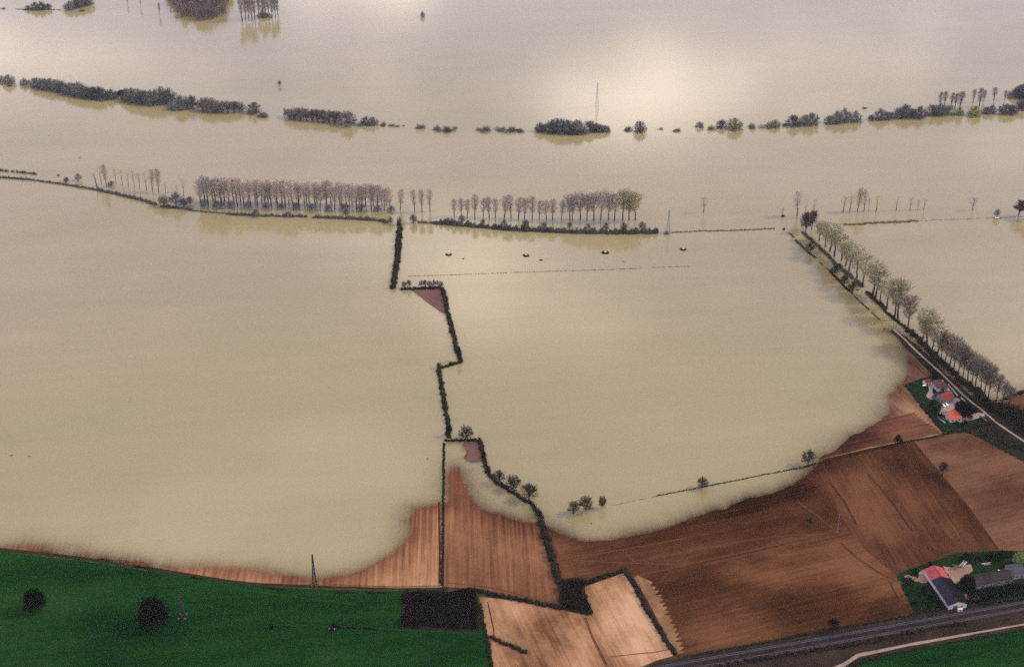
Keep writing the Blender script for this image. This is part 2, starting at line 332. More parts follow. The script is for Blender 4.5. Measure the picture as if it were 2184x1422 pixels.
def densify(pts, step):
    out = []
    n = len(pts)
    for i in range(n):
        a = Vector(pts[i]); b = Vector(pts[(i + 1) % n]); k = max(1, int((b - a).length / step))
        out += [a.lerp(b, j / k) for j in range(k)]
    return out
def sheet(name, poly_px, mat, dz=0.0, step=6.0, ragged=0.0, kind='structure', parent=None, world_pts=None):
    """a piece of land: outline on the ground, draped over the terrain"""
    W = world_pts if world_pts else GP(poly_px)
    P = densify(W, step)
    if ragged: P = [p + Vector((rnd.uniform(-ragged, ragged), rnd.uniform(-ragged, ragged))) for p in P]
    n = len(P); A = np.array([tuple(p) for p in P])
    x0, y0 = A.min(0); x1, y1 = A.max(0)
    st = max(step, math.sqrt((x1 - x0) * (y1 - y0) / 9000))
    gx, gy = np.meshgrid(np.arange(x0, x1, st), np.arange(y0, y1, st)); Q = np.stack([gx.ravel(), gy.ravel()], 1)
    Q = Q[sdist(Q, A) > st * 0.4]
    co = [Vector(p) for p in A] + [Vector(q) for q in Q]
    v, e, f, *_ = geometry.delaunay_2d_cdt(co, [], [list(range(n))], 1, 1e-4)
    V = np.array([tuple(p) for p in v]); z = terrain(V)
    o = link(name, np.column_stack([V, z + dz]), [tuple(q) for q in f], mat, parent)
    me = o.data
    at = me.attributes.new('rise', 'FLOAT', 'POINT'); at.data.foreach_set('value', z.astype(np.float32))
    if sum(p.normal.z for p in me.polygons) < 0: me.flip_normals()
    if kind and not parent: o['kind'] = kind
    return o
def strip(name, pts_px, width, mat, dz=0.05, kind='structure', widths=None, world=None):
    W = world if world else GP(pts_px); pts = []; wd = []
    for i in range(len(W) - 1):
        k = max(1, int((W[i + 1] - W[i]).length / 5))
        for j in range(k):
            pts.append(W[i].lerp(W[i + 1], j / k))
    pts.append(W[-1])
    n = len(pts); V = []
    for i, p in enumerate(pts):
        d = (pts[min(i + 1, n - 1)] - pts[max(i - 1, 0)]).normalized(); q = Vector((-d.y, d.x))
        w = (width if not widths else np.interp(i / (n - 1), np.linspace(0, 1, len(widths)), widths)) * rnd.uniform(0.85, 1.1) / 2
        V += [p + q * w, p - q * w]
    z = terrain([tuple(p) for p in V]) + dz
    o = link(name, [(p.x, p.y, zz) for p, zz in zip(V, z)], [(2 * i, 2 * i + 1, 2 * i + 3, 2 * i + 2) for i in range(n - 1)], mat)
    at = o.data.attributes.new('rise', 'FLOAT', 'POINT'); at.data.foreach_set('value', (z - dz).astype(np.float32))
    if o.data.polygons[0].normal.z < 0: o.data.flip_normals()
    if kind: o['kind'] = kind
    return o

# ------------------------------------------------------------------ ground and flood
def axis(lo, hi, step, far0, far1, k=14):
    a = list(np.arange(lo, hi + step, step))
    g = np.geomspace(step * 2, 1, 1)
    left = lo - np.geomspace(step, lo - far0, k); right = a[-1] + np.geomspace(step, far1 - a[-1], k)
    return np.array(sorted(left) + a + list(right))
XS = axis(-470, 640, 3.5, -9000, 9000); YS = axis(600, 1260, 3.5, -4000, 14000)
def grid(name, mat, fz):
    X, Y = np.meshgrid(XS, YS); P = np.stack([X.ravel(), Y.ravel()], 1); z, at = fz(P)
    nx, ny = len(XS), len(YS)
    i = np.arange(nx * ny).reshape(ny, nx)
    F = np.stack([i[:-1, :-1], i[:-1, 1:], i[1:, 1:], i[1:, :-1]], -1).reshape(-1, 4)
    o = link(name, np.column_stack([P, z]).tolist(), F.tolist(), mat, smooth=True)
    if at:
        a = o.data.attributes.new(at[0], 'FLOAT', 'POINT'); a.data.foreach_set('value', at[1].astype(np.float32))
    return tag(o, kind='structure')
grid('ground', 'ground', lambda P: (terrain(P) - 0.12, None))
grid('flood_water', 'water', lambda P: (np.zeros(len(P)), ('depth', np.maximum(-terrain(P), 0))))

# fields, from the left along the shore to the right
sheet('ploughed_field', [(-700, 1140), (0, 1125), (400, 1165), (650, 1185), (780, 1150), (820, 1060), (860, 1000), (944, 990), (943, 1253), (850, 1256), (700, 1249), (560, 1243), (480, 1237), (380, 1218), (200, 1192), (0, 1171), (-700, 1172)], 'soil_tan')
sheet('ploughed_field', [(949, 935), (1026, 938), (1045, 1015), (1140, 1072), (1155, 1115), (1175, 1190), (1196, 1295), (1100, 1278), (1020, 1259), (947, 1252)], 'soil_tan2')
sheet('ploughed_field', [(1146, 1050), (1300, 1075), (1500, 1030), (1700, 975), (1760, 978), (1740, 1000), (1726, 1020), (1790, 1095), (1840, 1170), (1910, 1228), (1946, 1308), (1700, 1358), (1470, 1402), (1440, 1402), (1385, 1310), (1335, 1218), (1240, 1246), (1196, 1245), (1175, 1180), (1155, 1110)], 'soil_brown')
sheet('ploughed_field', [(1760, 978), (1850, 957), (1945, 938), (1990, 995), (2060, 1075), (2130, 1178), (2040, 1182), (1990, 1198), (1910, 1228), (1840, 1170), (1790, 1095), (1726, 1020), (1740, 1000)], 'soil_brown_n', 0.004)
sheet('ploughed_field', [(1945, 938), (2015, 926), (2060, 922), (2110, 943), (2184, 983), (2500, 1150), (2500, 1180), (2184, 1180), (2130, 1178), (2060, 1075), (1990, 995)], 'soil_red', 0.008)
sheet('ploughed_field', [(1690, 970), (1760, 920), (1860, 830), (1880, 780), (1900, 745), (1925, 735), (1948, 757), (1985, 790), (1975, 806), (1932, 818), (1960, 860), (2005, 918), (2012, 927), (1945, 938), (1850, 957), (1760, 978)], 'soil_headland', 0.012)
sheet('ploughed_field', [(1022, 1274), (1110, 1284), (1195, 1302), (1265, 1315), (1250, 1280), (1243, 1254), (1332, 1222), (1380, 1308), (1436, 1400), (1400, 1410), (1330, 1440), (1250, 1560), (1075, 1560), (1048, 1400), (1036, 1340)], 'soil_pale', 0.004)
def saw(pts, tooth, amp):
    """a boundary left by plough turns: teeth pointing outwards"""
    W = GP(pts); out = []
    for a, b in zip(W[:-1], W[1:]):
        d = b - a; n = max(1, int(d.length / tooth)); q = Vector((d.y, -d.x)).normalized()
        for k in range(n):
            s = rnd.uniform(0.6, 1.25)
            out += [a.lerp(b, k / n), a.lerp(b, (k + 0.75) / n) - q * amp * s]
    return out + [W[-1]]
SAW1 = saw([(1392, 1243), (1412, 1270), (1424, 1296), (1440, 1332), (1454, 1362), (1462, 1392)], 4.0, -4.5)
sheet('headland', None, 'soil_headland', 0.03, 3.0, world_pts=GP([(1441, 1397), (1395, 1308), (1352, 1232), (1360, 1228)]) + SAW1)
SAW2 = saw([(1955, 878), (1972, 893), (1990, 908), (2008, 924)], 3.6, -4.0)
sheet('dark_plough_land', None, 'soil_wet_dark', 0.03, 4.0, world_pts=GP([(1945, 937), (1850, 955), (1745, 979), (1730, 955), (1800, 915), (1868, 899)]) + SAW2)
sheet('mud_bank', [(866, 606), (905, 646), (935, 668), (953, 680), (950, 608)], 'mud', 0.01, 3.0)
sheet('mud_bank', [(975, 940), (985, 985), (1000, 992), (1036, 988), (1030, 930)], 'mud', 0.03, 3.0)
sheet('grass_field', [(-900, 1176), (0, 1175), (200, 1199), (380, 1227), (480, 1243), (560, 1251), (700, 1256), (855, 1262), (1014, 1262), (1022, 1290), (1036, 1350), (1048, 1400), (1075, 1560), (1150, 2200), (-2200, 2200), (-1500, 1300)], 'grass', 0.01, 8.0)
strip('grass_verge', [(-200, 1170), (0, 1171), (100, 1181), (200, 1194), (380, 1222), (480, 1239), (560, 1247), (700, 1252), (855, 1258), (955, 1257)], 3.6, 'verge', 0.05)
sheet('garden_lawn', [(1930, 820), (1968, 806), (1988, 803), (2004, 798), (2075, 862), (2115, 902), (2095, 912), (2055, 920), (2016, 926), (2004, 914), (1962, 862)], 'garden', 0.05, 4.0)
sheet('farm_grass', [(1912, 1232), (1930, 1218), (1990, 1199), (2040, 1180), (2130, 1176), (2300, 1176), (2300, 1272), (2184, 1283), (1950, 1311), (1930, 1270)], 'garden', 0.04, 4.0)
sheet('road_verge', [(1895, 700), (1935, 715), (1985, 763), (2050, 822), (2100, 858), (2140, 862), (2300, 850), (2500, 1000), (2500, 1140), (2184, 984), (2110, 944), (2060, 924), (2016, 927), (2095, 900), (2040, 850), (1995, 806), (1950, 760), (1915, 726)], 'dark_land', 0.03, 5.0)
sheet('field_corner', [(2138, 866), (2160, 850), (2200, 838), (2300, 820), (2300, 880), (2184, 876), (2150, 880)], 'soil_red', 0.06, 5.0)
sheet('railway_land', [(1300, 1470), (1400, 1411), (1470, 1402), (1700, 1358), (1950, 1311), (2184, 1283), (2400, 1258), (2400, 1320), (2184, 1345), (1850, 1405), (1790, 1428), (1700, 1470)], 'scrubland', 0.02, 5.0)
sheet('grass_field', [(1790, 1432), (1850, 1406), (1940, 1388), (2184, 1342), (2600, 1275), (2700, 2200), (1200, 2200), (1700, 1480)], 'grass', 0.035, 8.0)
# tracks and marks
for pts, w in [([(590, 1333), (700, 1336), (850, 1345), (1020, 1352)], 0.8), ([(440, 1236), (520, 1258), (640, 1275), (760, 1290)], 0.9), ([(60, 1400), (200, 1360), (300, 1345)], 0.8)]:
    strip('cattle_path', pts, w, 'path_grass', 0.05)
strip('country_road', [(1905, 702), (1930, 724), (1955, 749), (2006, 795), (2029, 817), (2052, 840), (2074, 859), (2093, 873), (2124, 901), (2184, 943), (2300, 1015), (2500, 1130)], 2.0, 'track', 0.09)
strip('farm_lane', [(1700, 1470), (1760, 1436), (1800, 1419), (1830, 1399), (1880, 1389), (1937, 1377), (2060, 1355), (2184, 1333), (2400, 1297)], 3.6, 'track', 0.09, widths=[3.0, 2.6, 1.8, 1.4, 1.4])
for pts, w, m in [
    ([(1194, 1194), (1330, 1172), (1460, 1148)], 1.0, 'wheel_mark'), ([(1230, 1196), (1460, 1206), (1600, 1176), (1739, 1142), (1790, 1137)], 0.9, 'wheel_mark'),
    ([(1320, 1203), (1460, 1180), (1600, 1152), (1720, 1140)], 0.7, 'wheel_mark'), ([(1208, 1192), (1228, 1232)], 0.9, 'wheel_mark'), ([(1213, 1192), (1232, 1228)], 0.7, 'wheel_mark'),
    ([(1335, 1180), (1352, 1198)], 0.9, 'wheel_mark'), ([(1790, 1160), (1825, 1192), (1870, 1222), (1922, 1248)], 1.0, 'wheel_mark'), ([(1796, 1160), (1831, 1192), (1876, 1222), (1926, 1246)], 1.0, 'wheel_mark'),
    ([(1793, 1160), (1828, 1192), (1873, 1222), (1924, 1247)], 0.7, 'dark_mark'), ([(1895, 1240), (1912, 1272), (1932, 1308)], 0.8, 'dark_mark'),
    ([(1700, 1070), (1742, 1100), (1786, 1138)], 0.8, 'wheel_mark'), ([(1945, 940), (1992, 998), (2060, 1078), (2128, 1174)], 2.2, 'dark_mark'),
    ([(1770, 1030), (1800, 1070), (1826, 1120)], 1.6, 'dark_mark'), ([(1850, 1010), (1900, 1070), (1945, 1135)], 1.3, 'dark_mark'),
    ([(1040, 1285), (1052, 1340), (1054, 1358)], 0.7, 'dark_mark'), ([(1246, 1318), (1262, 1360), (1292, 1420)], 0.8, 'wheel_mark'), ([(1249, 1318), (1265, 1360), (1295, 1420)], 0.5, 'dark_mark'),
    ([(1300, 1402), (1400, 1392), (1430, 1386)], 0.7, 'wheel_mark'), ([(1180, 1255), (1190, 1282)], 0.9, 'wheel_mark'), ([(950, 1243), (1050, 1255), (1185, 1288)], 1.0, 'wheel_mark'),
    ([(700, 1246), (850, 1252), (940, 1250)], 1.0, 'wheel_mark'), ([(560, 1250), (700, 1256), (850, 1260)], 0.7, 'wheel_mark'),
    ([(936, 1070), (938, 1160), (937, 1245)], 1.4, 'dark_mark'), ([(1165, 1120), (1182, 1165), (1192, 1185)], 1.0, 'wheel_mark'), ([(1150, 1075), (1178, 1180), (1190, 1225)], 0.6, 'verge')]:
    strip('wheel_track' if m != 'verge' else 'field_edge', pts, w, m, 0.06)
sheet('yard', [(2004, 862), (2018, 856), (2032, 850), (2040, 848), (2048, 852), (2042, 872), (2046, 880), (2030, 900), (2008, 893), (1994, 884), (2006, 878), (2007, 870)], 'yard', 0.1, 2.5)
sheet('yard', [(1976, 816), (1984, 816), (1990, 826), (1988, 838), (1996, 846), (2000, 852), (1982, 852), (1975, 845), (1982, 832)], 'yard', 0.1, 2.5)
sheet('yard', [(2050, 893), (2085, 880), (2100, 882), (2100, 888), (2060, 900), (2044, 904)], 'yard', 0.1, 2.5)
sheet('farmyard', [(2010, 1210), (2030, 1214), (2050, 1212), (2068, 1204), (2076, 1216), (2066, 1226), (2052, 1234), (2046, 1250), (2040, 1250), (2026, 1232)], 'farmyard', 0.09, 2.0, 0.8)
sheet('farmyard', [(1958, 1224), (1970, 1216), (1976, 1226), (1982, 1238), (1976, 1246), (1964, 1246), (1956, 1238)], 'farmyard', 0.09, 2.0, 0.8)
sheet('farmyard', [(2056, 1268), (2092, 1272), (2094, 1282), (2060, 1280)], 'farmyard', 0.09, 2.0, 0.4)

# ------------------------------------------------------------------ railway: two tracks on ballast
def railway(name, pts_px, ballast, label):
    W = GP(pts_px, 0.9)
    d = (W[-1] - W[0]); L = d.length; ang = math.atan2(d.y, d.x); c = W[0].lerp(W[-1], 0.5)
    o = empty(name, (c.x, c.y, tz(c)), ang, label, 'railway')
    h = L / 2
    b = MB(); b.poly([(-h, -2.6, 0.05), (h, -2.6, 0.05), (h, -1.7, 0.55), (-h, -1.7, 0.55)]); b.poly([(-h, -1.7, 0.55), (h, -1.7, 0.55), (h, 1.7, 0.55), (-h, 1.7, 0.55)]); b.poly([(-h, 1.7, 0.55), (h, 1.7, 0.55), (h, 2.6, 0.05), (-h, 2.6, 0.05)])
    b.build('ballast', ballast, o)
    s = MB(); x = -h
    while x < h: s.box(x, x + 0.26, -1.3, 1.3, 0.5, 0.63); x += 0.65
    tag(s.build('sleepers', 'sleeper', o), kind='stuff')
    for y in (-0.72, 0.72):
        r = MB(); r.box(-h, h, y - 0.06, y + 0.06, 0.62, 0.78); r.build('rail', 'rail', o)
railway('railway_track', [(1330, 1437), (2300, 1265)], 'ballast', 'grey railway track nearer the ploughed field, running diagonally past the red barn')
railway('railway_track', [(1330, 1453), (2300, 1279)], 'ballast_rust', 'rust brown railway track beside the scrub, farther from the barn')

# ------------------------------------------------------------------ hedges
def hedge(name, pts_px, width, height, mat, label, cat='hedge', dens=26, leaf=0.9, group=None, rough=0.45, kind=None, gaps=0.0, twiggy=0.35):
    W = GP(pts_px); rg = random.Random(hash(tuple(pts_px)) & 0xffff)
    base = W[0]; m = MB(); tw = MB(); core = []
    # lay clumps along the line, each a dome of its own height so that the outline is uneven
    for a, b in zip(W[:-1], W[1:]):
        L = (b - a).length; n = max(1, int(L / (width * 0.26 + 0.45)))
        q = Vector((-(b - a).y, (b - a).x)).normalized()
        for k in range(n):
            if rg.random() < gaps: continue
            p = a.lerp(b, (k + rg.random()) / n) + q * rg.uniform(-0.22, 0.22) * width
            s = rg.uniform(1 - rough, 1 + rough * 0.7)
            core.append((p, width * 0.5 * rg.uniform(0.75, 1.15), height * s))
    zs = terrain([tuple(c[0]) for c in core]) if core else []
    for (p, w, h), z in zip(core, zs):
        zb = max(z, -0.25)
        # a small solid heart, then loose leaves and twigs over it
        rings = 3; nn = 6; k0 = len(m.v)
        for r in range(rings):
            f = r / (rings - 1); rr = w * (0.82 * math.cos(f * 1.35)); 
            for i in range(nn):
                t = 6.283 * i / nn; j = rg.uniform(0.75, 1.1)
                m.v.append((p.x + rr * j * math.cos(t), p.y + rr * j * math.sin(t), zb + h * 0.78 * math.sin(f * 1.45)))
        for r in range(rings - 1):
            for i in range(nn):
                i2 = (i + 1) % nn; m.f.append((k0 + r * nn + i, k0 + r * nn + i2, k0 + (r + 1) * nn + i2, k0 + (r + 1) * nn + i))
        m.f.append(tuple(k0 + (rings - 1) * nn + i for i in range(nn)))
        cnt = int(dens * 0.72 * (0.5 + 0.5 * h / 3))
        for _ in range(cnt):
            t = rg.random() * 6.283; e = math.asin(rg.random()); rr = rg.uniform(0.7, 1.12)
            d = Vector((math.cos(t) * math.cos(e), math.sin(t) * math.cos(e), math.sin(e)))
            pt = (p.x + d.x * w * rr, p.y + d.y * w * rr, zb + d.z * h * rr * 0.9)
            if rg.random() < twiggy: tw.tri(pt, (d.x * 0.5, d.y * 0.5, d.z + 0.7), rg.uniform(0.8, 2.0) * leaf, 0.30 * leaf, rg)
            else: m.leaf(pt, leaf * rg.uniform(0.6, 1.2), rg)
    V = [(x - base.x, y - base.y, z) for x, y, z in m.v]
    o = link(name, V, m.f, mat); o.location = (base.x, base.y, 0)
    if tw.f:                                  # bare shoots standing out of the leaves
        t = link('twigs', [(x - base.x, y - base.y, z) for x, y, z in tw.v], tw.f, {'hedge_dark': 'twig_oak', 'verge': 'verge', 'reed': 'reed', 'copse': 'twig_oak'}.get(mat, 'twig_grey'), o); t['kind'] = 'stuff'
    return tag(o, label, cat, group, kind)

GR1 = 'hedges drowned along the far tree rows'
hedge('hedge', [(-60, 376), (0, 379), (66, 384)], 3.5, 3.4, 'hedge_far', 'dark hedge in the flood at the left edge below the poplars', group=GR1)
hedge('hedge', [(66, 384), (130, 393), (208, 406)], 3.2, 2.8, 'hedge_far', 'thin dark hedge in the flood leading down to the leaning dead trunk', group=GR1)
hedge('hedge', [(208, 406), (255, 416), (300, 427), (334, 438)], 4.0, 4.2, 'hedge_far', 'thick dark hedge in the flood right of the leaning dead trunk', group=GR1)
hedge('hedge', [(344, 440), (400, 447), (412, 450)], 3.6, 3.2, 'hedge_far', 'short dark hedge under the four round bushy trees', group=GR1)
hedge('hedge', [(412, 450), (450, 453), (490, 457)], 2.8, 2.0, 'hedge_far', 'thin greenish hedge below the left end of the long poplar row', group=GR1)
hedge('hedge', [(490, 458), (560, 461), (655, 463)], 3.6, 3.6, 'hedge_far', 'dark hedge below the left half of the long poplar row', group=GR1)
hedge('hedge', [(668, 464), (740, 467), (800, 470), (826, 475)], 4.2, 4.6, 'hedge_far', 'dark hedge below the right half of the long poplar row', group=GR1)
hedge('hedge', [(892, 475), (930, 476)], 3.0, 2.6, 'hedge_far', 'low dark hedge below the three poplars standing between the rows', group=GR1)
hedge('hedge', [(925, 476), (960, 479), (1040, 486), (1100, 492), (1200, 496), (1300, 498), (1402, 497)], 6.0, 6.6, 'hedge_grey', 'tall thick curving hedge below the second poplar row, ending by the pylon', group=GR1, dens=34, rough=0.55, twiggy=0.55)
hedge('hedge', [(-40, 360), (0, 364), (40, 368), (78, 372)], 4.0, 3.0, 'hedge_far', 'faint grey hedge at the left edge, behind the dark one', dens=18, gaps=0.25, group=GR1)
hedge('hedge', [(853, 480), (852, 500), (850, 525), (847, 560), (843, 585), (840, 616)], 6.0, 6.0, 'hedge_dark', 'tall straight hedge standing alone in the water, seen end on', dens=40, rough=0.5)
hedge('hedge', [(857, 618), (900, 617), (943, 615)], 4.0, 3.2, 'hedge_dark', 'hedge under the small trees along the top of the triangular mud patch', dens=36)
hedge('hedge', [(944, 616), (950, 640), (957, 675), (965, 710), (974, 745), (984, 772)], 4.6, 4.0, 'hedge_dark', 'long hedge running down from the triangular mud patch', dens=36, rough=0.6)
hedge('hedge', [(984, 773), (960, 779), (937, 786)], 4.0, 3.2, 'hedge_dark', 'short crosswise hedge joining two long ones in the open water', dens=34)
hedge('hedge', [(936, 786), (940, 815), (946, 845), (951, 880), (956, 912), (956, 934)], 4.4, 3.4, 'hedge_dark', 'hedge of separate dark bushes below the crosswise hedge', dens=36, rough=0.7, gaps=0.12)
hedge('hedge', [(948, 940), (985, 940), (1022, 940)], 2.8, 2.4, 'hedge_dark', 'low hedge across the top of the narrow ploughed field', dens=34)
hedge('hedge', [(1022, 940), (1029, 960), (1034, 985), (1042, 1010)], 4.0, 4.0, 'hedge_dark', 'hedge beside the small purple mud patch', dens=38)
hedge('hedge', [(1042, 1012), (1060, 1030), (1085, 1046), (1112, 1062), (1138, 1078), (1150, 1098)], 4.0, 3.4, 'hedge_dark', 'dark hedge under the three round bare trees by the ploughed fields', dens=40)
hedge('hedge', [(1150, 1098), (1160, 1130), (1172, 1172), (1184, 1212), (1192, 1242)], 6.0, 5.2, 'hedge_dark', 'broad black hedge between the two ploughed fields', dens=48, rough=0.6)
hedge('hedge', [(1244, 1248), (1270, 1238), (1300, 1227), (1334, 1218)], 3.4, 2.6, 'hedge_dark', 'hedge along the top of the pale ploughed field', dens=40)
hedge('hedge', [(1334, 1218), (1356, 1255), (1382, 1308), (1410, 1352), (1440, 1398)], 3.8, 2.6, 'hedge_dark', 'straight hedge down the right side of the pale ploughed field', dens=40, rough=0.3)
hedge('hedge', [(990, 1260), (1015, 1262), (1060, 1272), (1110, 1282), (1160, 1292), (1200, 1300)], 3.8, 2.8, 'hedge_dark', 'hedge between the narrow ploughed field and the pale one', dens=40, rough=0.3)
hedge('hedge', [(1046, 1362), (1075, 1375), (1100, 1385), (1122, 1394)], 3.0, 2.2, 'hedge_dark', 'short dark hedge stub sticking into the pale ploughed field', dens=40)
hedge('hedge', [(947, 944), (946, 1020), (945, 1100), (944, 1180), (942, 1250)], 2.0, 1.5, 'hedge_dark', 'thin straight hedge dividing the two tan ploughed fields', dens=30, rough=0.3, leaf=0.7)
hedge('hedge', [(1024, 1290), (1030, 1330), (1040, 1365), (1046, 1400), (1052, 1440)], 3.0, 1.6, 'verge', 'low green hedge between the grass and the pale ploughed field', dens=26)
hedge('hedge', [(1700, 1000), (1722, 994), (1760, 984), (1850, 962), (1930, 944), (2012, 930)], 2.2, 0.9, 'verge', 'low green bank from the lone shore tree up to the houses', cat='hedge', dens=22, leaf=0.7)
hedge('hedge', [(1400, 1057), (1500, 1038), (1560, 1026), (1640, 1010), (1700, 999)], 1.8, 0.9, 'hedge_dark', 'thin dark hedge in the shallows between two lone trees', dens=18, leaf=0.6)
hedge('hedge', [(1308, 1077), (1350, 1068), (1400, 1058)], 1.2, 0.5, 'hedge_grey', 'faint drowned hedge right of the three flooded trees', dens=10, leaf=0.5, gaps=0.3)
hedge('hedge', [(870, 589), (1000, 585), (1082, 582)], 1.2, 0.8, 'hedge_dark', 'left half of the thin drowned hedge line in the middle water', dens=10, leaf=0.45, gaps=0.15)
hedge('hedge', [(1090, 581), (1200, 578), (1300, 575), (1370, 572)], 1.2, 0.8, 'hedge_dark', 'right half of the thin drowned hedge line in the middle water', dens=10, leaf=0.45, gaps=0.12)
hedge('hedge', [(1390, 571), (1430, 569), (1472, 568)], 1.2, 0.8, 'hedge_dark', 'short right end of the thin drowned hedge line in the middle water', dens=10, leaf=0.45, gaps=0.15)
hedge('hedge', [(1432, 496), (1500, 493), (1580, 491), (1652, 488)], 3.6, 1.4, 'reed', 'thin grey reedy strip right of the near pylon', dens=14, leaf=0.6)
hedge('hedge', [(1772, 481), (1830, 478), (1900, 474), (1955, 471)], 6.0, 1.8, 'reed', 'reedy strip running right from the dark tree at the road corner', dens=16, leaf=0.7)
hedge('hedge', [(1955, 471), (2040, 468), (2120, 465), (2200, 462)], 1.4, 0.7, 'reed', 'faint reedy strip leading to the small tree on the red hull', dens=10, leaf=0.5, gaps=0.25)
GR2 = 'hedges along the flooded road'
hedge('hedge', [(1683, 497), (1694, 507)], 2.0, 1.4, 'hedge_grey', 'short piece of hedge at the top of the flooded road', dens=26, leaf=0.6, group=GR2)
hedge('hedge', [(1696, 512), (1715, 530), (1740, 550)], 3.4, 2.2, 'hedge_grey', 'dark hedge on the water side near the top of the flooded road', dens=28, leaf=0.7, group=GR2)
hedge('hedge', [(1750, 561), (1768, 577)], 1.8, 1.2, 'hedge_grey', 'broken hedge above the overhanging bush on the flooded road', dens=22, leaf=0.6, gaps=0.3, group=GR2)
hedge('hedge', [(1768, 578), (1785, 594), (1802, 612), (1818, 626)], 3.0, 2.2, 'hedge_dark', 'dark hedge under the four small trees on the flooded road', dens=34, leaf=0.7, group=GR2)
hedge('hedge', [(1822, 632), (1838, 647), (1853, 660)], 2.0, 1.2, 'hedge_dark', 'thin hedge below the four small trees on the flooded road', dens=24, leaf=0.6, gaps=0.1, group=GR2)
hedge('hedge', [(1860, 667), (1868, 675), (1877, 683)], 1.8, 1.0, 'hedge_dark', 'last short piece of hedge before the road comes out of the water', dens=24, leaf=0.6, group=GR2)
hedge('hedge', [(1711, 496), (1735, 517), (1760, 540), (1785, 565)], 3.6, 3.0, 'hedge_grey', 'dark undergrowth under the first poplars of the road row', dens=34, leaf=0.8, group=GR2)
hedge('hedge', [(1780, 560), (1800, 578), (1820, 595), (1840, 612)], 5.5, 3.4, 'hedge_grey', 'wide undergrowth under the road poplars above the gap', dens=38, leaf=0.8, group=GR2)
hedge('hedge', [(1850, 624), (1866, 640), (1884, 658)], 5.0, 4.2, 'hedge_dark', 'black bushy undergrowth just below the gap in the road poplars', dens=42, leaf=0.8, group=GR2)
hedge('hedge', [(1884, 660), (1910, 683), (1936, 703)], 3.6, 2.6, 'hedge_dark', 'undergrowth beside the poplars where the road comes ashore', dens=38, leaf=0.8, group=GR2)
hedge('hedge', [(1936, 704), (1960, 726), (1990, 757), (2025, 790), (2060, 820)], 6.5, 4.6, 'hedge_dark', 'black undergrowth along the dry road opposite the houses', dens=50, leaf=0.8, group=GR2)
hedge('hedge', [(2060, 818), (2085, 840), (2110, 862), (2140, 885)], 9.0, 5.0, 'hedge_dark', 'broad black thicket at the lower end of the road poplars', dens=60, leaf=0.9, group=GR2)
hedge('hedge', [(2142, 852), (2165, 843), (2200, 830), (2280, 800)], 3.0, 2.6, 'hedge_dark', 'dark hedge on the water edge at the right, above the brown corner', dens=36)
hedge('hedge', [(2012, 928), (2040, 922), (2062, 918), (2085, 908), (2110, 905)], 4.0, 2.6, 'hedge_dark', 'dark garden hedge below the orange roofed house', dens=44, leaf=0.7)
hedge('hedge', [(2068, 922), (2110, 944), (2150, 966), (2200, 992), (2300, 1045)], 4.5, 1.4, 'hedge_dark', 'dark hedge between the reddish field and the pale road', dens=40, leaf=0.7)
hedge('hedge', [(1462, 1402), (1560, 1386), (1660, 1366), (1760, 1346), (1860, 1330), (1945, 1314)], 2.6, 1.2, 'verge', 'low green hedge between the brown field and the railway', dens=24, leaf=0.7)
hedge('hedge', [(1945, 1312), (2000, 1300), (2040, 1298), (2100, 1290), (2190, 1276), (2280, 1262)], 3.0, 1.6, 'hedge_dark', 'dark hedge between the barn and the railway', dens=34, leaf=0.8)
hedge('hedge', [(1480, 1436), (1580, 1414), (1700, 1396), (1790, 1380), (1850, 1372), (1950, 1348), (2060, 1332)], 4.5, 1.8, 'copse', 'strip of brown scrub between the railway and the pale lane', dens=30, gaps=0.25)
hedge('hedge', [(1760, 1446), (1800, 1428), (1850, 1408), (1900, 1396)], 3.4, 1.6, 'hedge_dark', 'black hedge at the bend of the pale lane', dens=36)
hedge('hedge', [(1900, 1397), (2000, 1378), (2100, 1360), (2200, 1341), (2320, 1320)], 1.6, 0.8, 'verge', 'thin grass bank between the pale lane and the green field', dens=20, leaf=0.6)
for a, b, t in [((210, 1192), (233, 1196), 'above the gap between the two dark trees'), ((285, 1206), (320, 1213), 'right above the bigger dark tree'), ((410, 1230), (436, 1234), 'above and right of the grey tower'),
                ((560, 1252), (610, 1257), 'left of the dark tall pylon'), ((720, 1262), (750, 1264), 'right of the dark tall pylon'), ((780, 1263), (820, 1265), 'beside the dark thicket')]:
    hedge('hedge', [a, b], 2.2, 1.3, 'hedge_dark', 'short dark hedge on the grass edge, ' + t, dens=30, leaf=0.6, group='short hedges along the grass edge')
hedge('hedge', [(715, 1338), (750, 1340), (806, 1344)], 1.8, 1.2, 'hedge_dark', 'short black hedge alone in the green field', dens=30, leaf=0.6)
